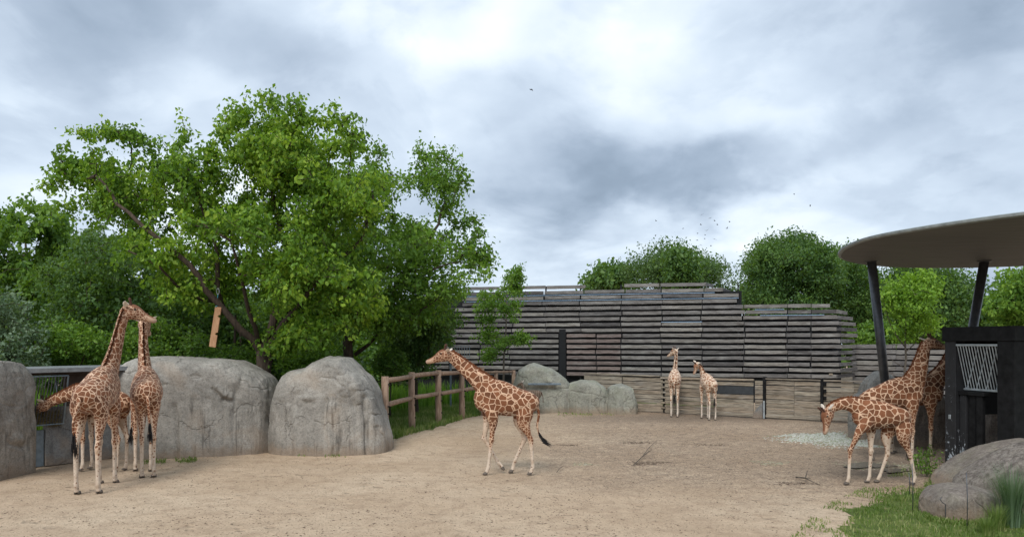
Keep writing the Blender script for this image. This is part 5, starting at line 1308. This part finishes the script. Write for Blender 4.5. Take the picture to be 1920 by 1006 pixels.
    for j in range(110):
        L2 = RNG.uniform(.25, .5) * s; o_ = Vector(RNG.normal(0, .02, 3)) * s; dr = (dv + Vector(RNG.normal(0, .07, 3)) + Vector((-tuft_blow, 0, 0)) * .3).normalized(); w_ = Vector(RNG.normal(0, 1, 3)).normalized() * .008 * s
        m_ = e_ + o_ + dr * L2 * .5; en = m_ + (dr + Vector((-tuft_blow, 0, -.25)) * .9).normalized() * L2 * .5 if tuft_blow else m_ + dr * L2 * .5
        pts += [e_ - dv * .06 * s + o_ * .3 - w_, e_ - dv * .06 * s + o_ * .3 + w_, m_, m_ - w_, m_ + w_, en]
    fromnp('tail_tuft', np.array([tuple(v) for v in pts]), np.arange(len(pts)).reshape(-1, 3), M['tuft'], to)
    return root

def conv(cx, d, s, sgn):
    k = d / FPX
    def f(px, py): return (sgn * (px - cx) * k / s, (CAM_H - (py - HOR) * k) / s)
    return f
# D: walking, profile to the left
d = FPX * CAM_H / (887 - HOR); f = conv(950, d, 1.0, -1)
nk = [f(930, 742), f(912, 726), f(893, 708), f(872, 690), f(854, 675), f(841, 664)]
giraffe(((950 - 960) * d / FPX, d, 0), math.pi, 1.0, 'giraffe walking left across the middle of the yard with its neck stretched forward',
    [(nk[0][0], 0, nk[0][1], .17, .36), (nk[1][0], 0, nk[1][1], .155, .30), (nk[2][0], 0, nk[2][1], .125, .225), (nk[3][0], 0, nk[3][1], .105, .18), (nk[4][0], 0, nk[4][1], .095, .15), (nk[5][0], 0, nk[5][1], .088, .125)],
    (1, -.08, -.22), front=[[f(918, 750), f(925, 788), f(922, 822), f(916, 873), f(913, 883)], [f(918, 750), f(914, 786), f(907, 822), f(934, 868), f(941, 877)]],
    hind=[[f(985, 752), f(975, 790), f(984, 824), f(966, 864), f(961, 882)], [f(985, 752), f(982, 792), f(995, 823), f(999, 873), f(995, 884)]],
    lat=((-.02, -.17), (-.15, .10)) if False else ((.16, -.16), (-.14, .14)), tail=[(-.78, 0, 1.78), (-.84, 0, 1.55), (-.80, 0, 1.25), (-.84, 0, 1.02)], tuft_blow=1.6)
# G: feeding calf, head down
d = FPX * CAM_H / (905 - HOR); s = .86; f = conv(1653, d, s, -1)
nk = [f(1622, 772), f(1606, 762), f(1590, 757), f(1574, 758), f(1561, 763), f(1552, 769)]
giraffe(((1653 - 960) * d / FPX, d, 0), math.pi + .04, s, 'young giraffe at the right bending its neck down over the fodder with forelegs spread',
    [(nk[0][0], 0, nk[0][1], .16, .34), (nk[1][0], 0, nk[1][1], .145, .26), (nk[2][0], 0, nk[2][1], .12, .19), (nk[3][0], 0, nk[3][1], .10, .15), (nk[4][0], 0, nk[4][1], .095, .13), (nk[5][0], 0, nk[5][1], .09, .115)],
    (.36, .12, -1), hu=(1, .1, .3), front=[[f(1628, 782), f(1606, 806), f(1588, 842), f(1585, 893), f(1583, 901)], [f(1634, 782), f(1638, 812), f(1638, 846), f(1635, 894), f(1632, 903)]],
    hind=[[f(1684, 790), f(1668, 818), f(1670, 852), f(1655, 893), f(1651, 901)], [f(1690, 792), f(1690, 822), f(1702, 851), f(1711, 893), f(1708, 903)]],
    lat=((.15, -.15), (-.15, .15)), tail=[(-.76, 0, 1.80), (-.85, 0, 1.6), (-.84, 0, 1.3), (-.82, 0, 1.1)], ears=((.1, .7), (.1, .7)), hscale=1.08,
    torso=[((c[0] * .98, 0, c[2] + .02 - .06 * (c[0] > 0)), a, b * .9) for c, a, b in TORSO])
# H: adult by the hut
s = .99; hx, hy = (1672 - 960) * 21.8 / FPX, 21.8; yaw = -.30; nk = [(.48, 2.08), (.62, 2.35), (.74, 2.70), (.82, 3.02), (.88, 3.28), (.94, 3.45)]
giraffe((hx, hy, 0), yaw, s, 'adult giraffe facing the black hut with upright neck and its head against the hut beam',
    [(nk[0][0], 0, nk[0][1], .17, .38), (nk[1][0], 0, nk[1][1], .155, .30), (nk[2][0], 0, nk[2][1], .125, .22), (nk[3][0], 0, nk[3][1], .108, .175), (nk[4][0], 0, nk[4][1], .10, .15), (nk[5][0], 0, nk[5][1], .09, .125)],
    (1, .25, -.12), coat='coat', ears=((.3, .6), (.3, .6)), torso=[((c[0], 0, c[2] - .10 * (c[0] < 0) * -c[0]), a, b) for c, a, b in TORSO])
# I: behind H, foreparts only visible
giraffe((12.3, 22.95, 0), -.55, .98, 'giraffe mostly hidden behind the one at the black hut, only forelegs and leaning neck showing',
    [(.48, 0, 2.08, .17, .38), (.66, .06, 2.32, .15, .28), (.84, .16, 2.62, .12, .21), (.98, .28, 2.92, .105, .17), (1.08, .38, 3.18, .10, .15), (1.12, .42, 3.32, .09, .125)],
    (.9, .5, .05), coat='coat_dark')
# A: tall giraffe at the left, seen from behind
s = 1.17; a0 = Vector((-9.72, 17.55, 0)); yA = math.atan2(1.26, -.22)
giraffe(a0, yA, s, 'tallest giraffe at the left seen from behind, head turned right in front of its neighbour',
    [(.46, 0, 2.06, .18, .38), (.60, -.02, 2.38, .155, .30), (.68, -.08, 2.72, .125, .22), (.72, -.14, 3.05, .105, .175), (.76, -.20, 3.36, .098, .15), (.80, -.26, 3.60, .09, .128)],
    (.25, -1, -.26), front=[[(.50, 1.85), (.52, 1.42), (.50, .87), (.48, .17), (.52, .04)], [(.50, 1.85), (.52, 1.42), (.53, .87), (.53, .17), (.57, .04)]],
    hind=[[(-.5, 1.85), (-.42, 1.45), (-.62, .88), (-.60, .17), (-.57, .04)], [(-.5, 1.85), (-.42, 1.45), (-.60, .88), (-.57, .17), (-.54, .04)]], lat=((.15, -.13), (.19, -.19)), wide=1.1, ears=((.5, .1), (.5, .1)), coat='coat_fine',
    tail=[(-.80, .02, 1.90), (-.90, .06, 1.72), (-.92, .12, 1.4), (-.88, .13, 1.15)])
# B: second giraffe at the left, straight from behind
b0 = Vector((-9.55, 19.5, 0)); yB = math.atan2(.9, -.46)
giraffe(b0, yB, 1.14, 'giraffe at the left seen squarely from behind, neck straight up behind its neighbour',
    [(.46, 0, 2.06, .18, .38), (.62, .02, 2.36, .155, .30), (.74, .04, 2.70, .125, .22), (.80, .05, 3.0, .105, .175), (.86, .05, 3.28, .098, .15), (.92, .05, 3.44, .09, .128)],
    (1, -.25, -.3), coat='coat_fine', wide=1.12, lat=((.22, -.10), (.10, -.14)), front=[[(.50, 1.85), (.52, 1.42), (.50, .87), (.50, .17), (.53, .04)], [(.50, 1.85), (.5, 1.42), (.35, .87), (.30, .17), (.33, .04)]],
    tail=[(-.80, 0, 1.90), (-.90, -.02, 1.72), (-.92, -.04, 1.4), (-.92, -.05, 1.2)], ears=((.5, .2), (.5, .2)))
# C: feeding at the rack, body behind A
giraffe((-10.98, 20.05, 0), math.pi - .2, .98, 'giraffe hidden behind the tallest one, its neck reaching left into the feeding rack',
    [(.46, 0, 2.02, .16, .34), (.72, 0, 2.12, .14, .24), (1.05, 0, 2.05, .115, .18), (1.40, 0, 1.93, .10, .15), (1.66, 0, 1.83, .09, .13), (1.80, 0, 1.77, .085, .12)],
    (1, -.1, -.35), coat='coat')
# E and F: two young giraffes by the plank fence
e0 = G(1265, 779); yE = math.atan2(1, .25)
giraffe(e0, yE, .90, 'pale young giraffe with raised head at the plank fence, seen from behind',
    [(.46, 0, 2.06, .16, .36), (.60, 0, 2.36, .14, .28), (.68, -.03, 2.70, .11, .20), (.72, -.05, 3.0, .095, .16), (.76, -.05, 3.22, .085, .13), (.78, -.04, 3.36, .08, .115)],
    (.5, .75, -.35), coat='coat_pale', ears=((.45, .1), (.45, .1)), wide=1.15)
f0 = G(1328, 785); yF = math.atan2(1, -.12)
giraffe(f0, yF, .84, 'pale young giraffe looking down to the left at the plank fence, right of its companion',
    [(.46, 0, 2.06, .16, .34), (.62, .04, 2.30, .14, .27), (.72, .07, 2.56, .11, .20), (.78, .13, 2.76, .095, .16), (.80, .20, 2.88, .088, .13), (.80, .27, 2.93, .08, .115)],
    (.1, .45, -.9), hu=(-.3, .8, .6), coat='coat_pale', ears=((.3, .2), (.3, .2)), wide=1.15)

# ---------------------------------------------------------------- antelope by the mossy rock
def antelope():
    p0 = W(998, 772, 35.6); root = empty('antelope', (p0.x, 35.6, 0), math.pi - .35, 'small brown striped antelope standing behind the walking giraffe beside the tall mossy rock', 'antelope')
    bm = bmesh.new()
    loft(bm, [((.42, 0, .98), .06, .10), ((.3, 0, .98), .12, .2), ((.1, 0, .95), .15, .23), ((-.15, 0, .96), .16, .22), ((-.35, 0, .99), .13, .18), ((-.46, 0, 1.0), .05, .08)], n=14)
    loft(bm, [((.28, 0, 1.02), .09, .15), ((.42, 0, 1.2), .065, .1), ((.5, 0, 1.36), .055, .075), ((.54, 0, 1.46), .05, .06)], n=12)
    loft(bm, [((.49, 0, 1.48), .05, .06), ((.6, 0, 1.45), .055, .065), ((.72, 0, 1.38), .035, .045), ((.8, 0, 1.34), .02, .025)], n=12)
    for x, y in ((.28, .08), (.33, -.08), (-.32, .08), (-.26, -.08)):
        b = -.05 if x < 0 else 0
        loft(bm, [((x, y, .92), .06, .12), ((x + .02, y, .68), .045, .06), ((x + b, y, .46), .026, .034), ((x, y, .25), .018, .02), ((x, y, .09), .024, .026), ((x + .03, y, .0), .026, .035)], n=10)
    me = remesh(bm, .014, 2)
    t = MT('striped antelope hide'); o = t.tc.outputs['Object']; w_ = t.nd('ShaderNodeTexWave', wave_type='BANDS', bands_direction='X'); t.L.new(o, w_.inputs[0]); w_.inputs['Scale'].default_value = 3.2; w_.inputs['Distortion'].default_value = 1.5
    c = t.mix(t.step(w_.outputs['Fac'], .93, .98), t.ramp(t.noise(o, 6, 4), [(.3, (.085, .058, .042)), (.7, (.15, .105, .078))]), (.24, .20, .16)); m = t.fin(c, .8, 0, .2)
    me.name = 'body'; me.materials.clear(); link('body', me, m, root)
    for sg in (1, -1):
        bm = bmesh.new(); b = Vector((.51, sg * .045, 1.52)); dr = Vector((-.2, sg * .8, .75)).normalized(); loft(bm, [(b, .01, .02), (b + dr * .07, .012, .045), (b + dr * .17, .004, .008)], lat=(1, 0, 0), n=8); frombm('ear', bm, M['ear'], root, True)
    bm = bmesh.new(); loft(bm, [((-.46, 0, 1.08), .02, .02), ((-.53, 0, .85), .014, .014), ((-.54, 0, .6), .02, .02)], n=8); frombm('tail', bm, M['hornhair'], root, True)
antelope()

# ---------------------------------------------------------------- birds
M['bird'] = mat_plain('dark plumage', (.02, .02, .025), .7)
def bird_mesh(up):
    bm = bmesh.new(); tube(bm, [(-.16, 0, 0), (-.06, 0, .01), (.06, 0, .01), (.14, 0, 0)], [.015, .045, .05, .015], 8)
    for sg in (1, -1):
        q = [bm.verts.new(p) for p in ((.07, sg * .02, .02), (.09, sg * .18, .02 + up * .6), (-.02, sg * .38, .02 + up), (-.05, sg * .18, .02 + up * .6), (-.06, sg * .02, .02))]; f_ = bm.faces.new(q)
        e = bmesh.ops.extrude_face_region(bm, geom=[f_]); bmesh.ops.translate(bm, verts=[v for v in e['geom'] if isinstance(v, bmesh.types.BMVert)], vec=(0, 0, -.012))
    bmesh.ops.recalc_face_normals(bm, faces=bm.faces); me = bpy.data.meshes.new('bird'); bm.to_mesh(me); bm.free(); me.materials.append(M['bird']); return me
bmeshes = [bird_mesh(.14), bird_mesh(-.06), bird_mesh(.03)]
def bird(px, py, d, label, group=None, sc=1):
    o = bpy.data.objects.new('bird', random.choice(bmeshes)); COL.objects.link(o); o.location = W(px, py, d); o.rotation_euler = (random.uniform(-.5, .5), random.uniform(-.3, .3), random.uniform(0, 6)); o.scale = (sc,) * 3; tag(o, label, 'bird', group)
bird(996, 168, 60, 'lone dark bird high in the middle of the sky', None, .75)
for px, py in [(1316, 402), (1331, 409), (1340, 414), (1368, 416), (1345, 421), (1314, 421), (1325, 432), (1308, 437), (1322, 440), (1340, 448), (1363, 428), (1321, 447), (1333, 461), (1314, 459), (1307, 450), (1281, 428), (1230, 414), (1229, 441)]:
    bird(px, py, 120, 'tiny dark bird in the loose flock above the pale distant tree', 'birds of the loose flock', .9)
bird(1519, 385, 120, 'tiny dark bird above the chestnut tree, highest on the right', None, .9)
bird(1489, 364, 120, 'tiny dark bird in the sky left above the chestnut tree', None, .8)
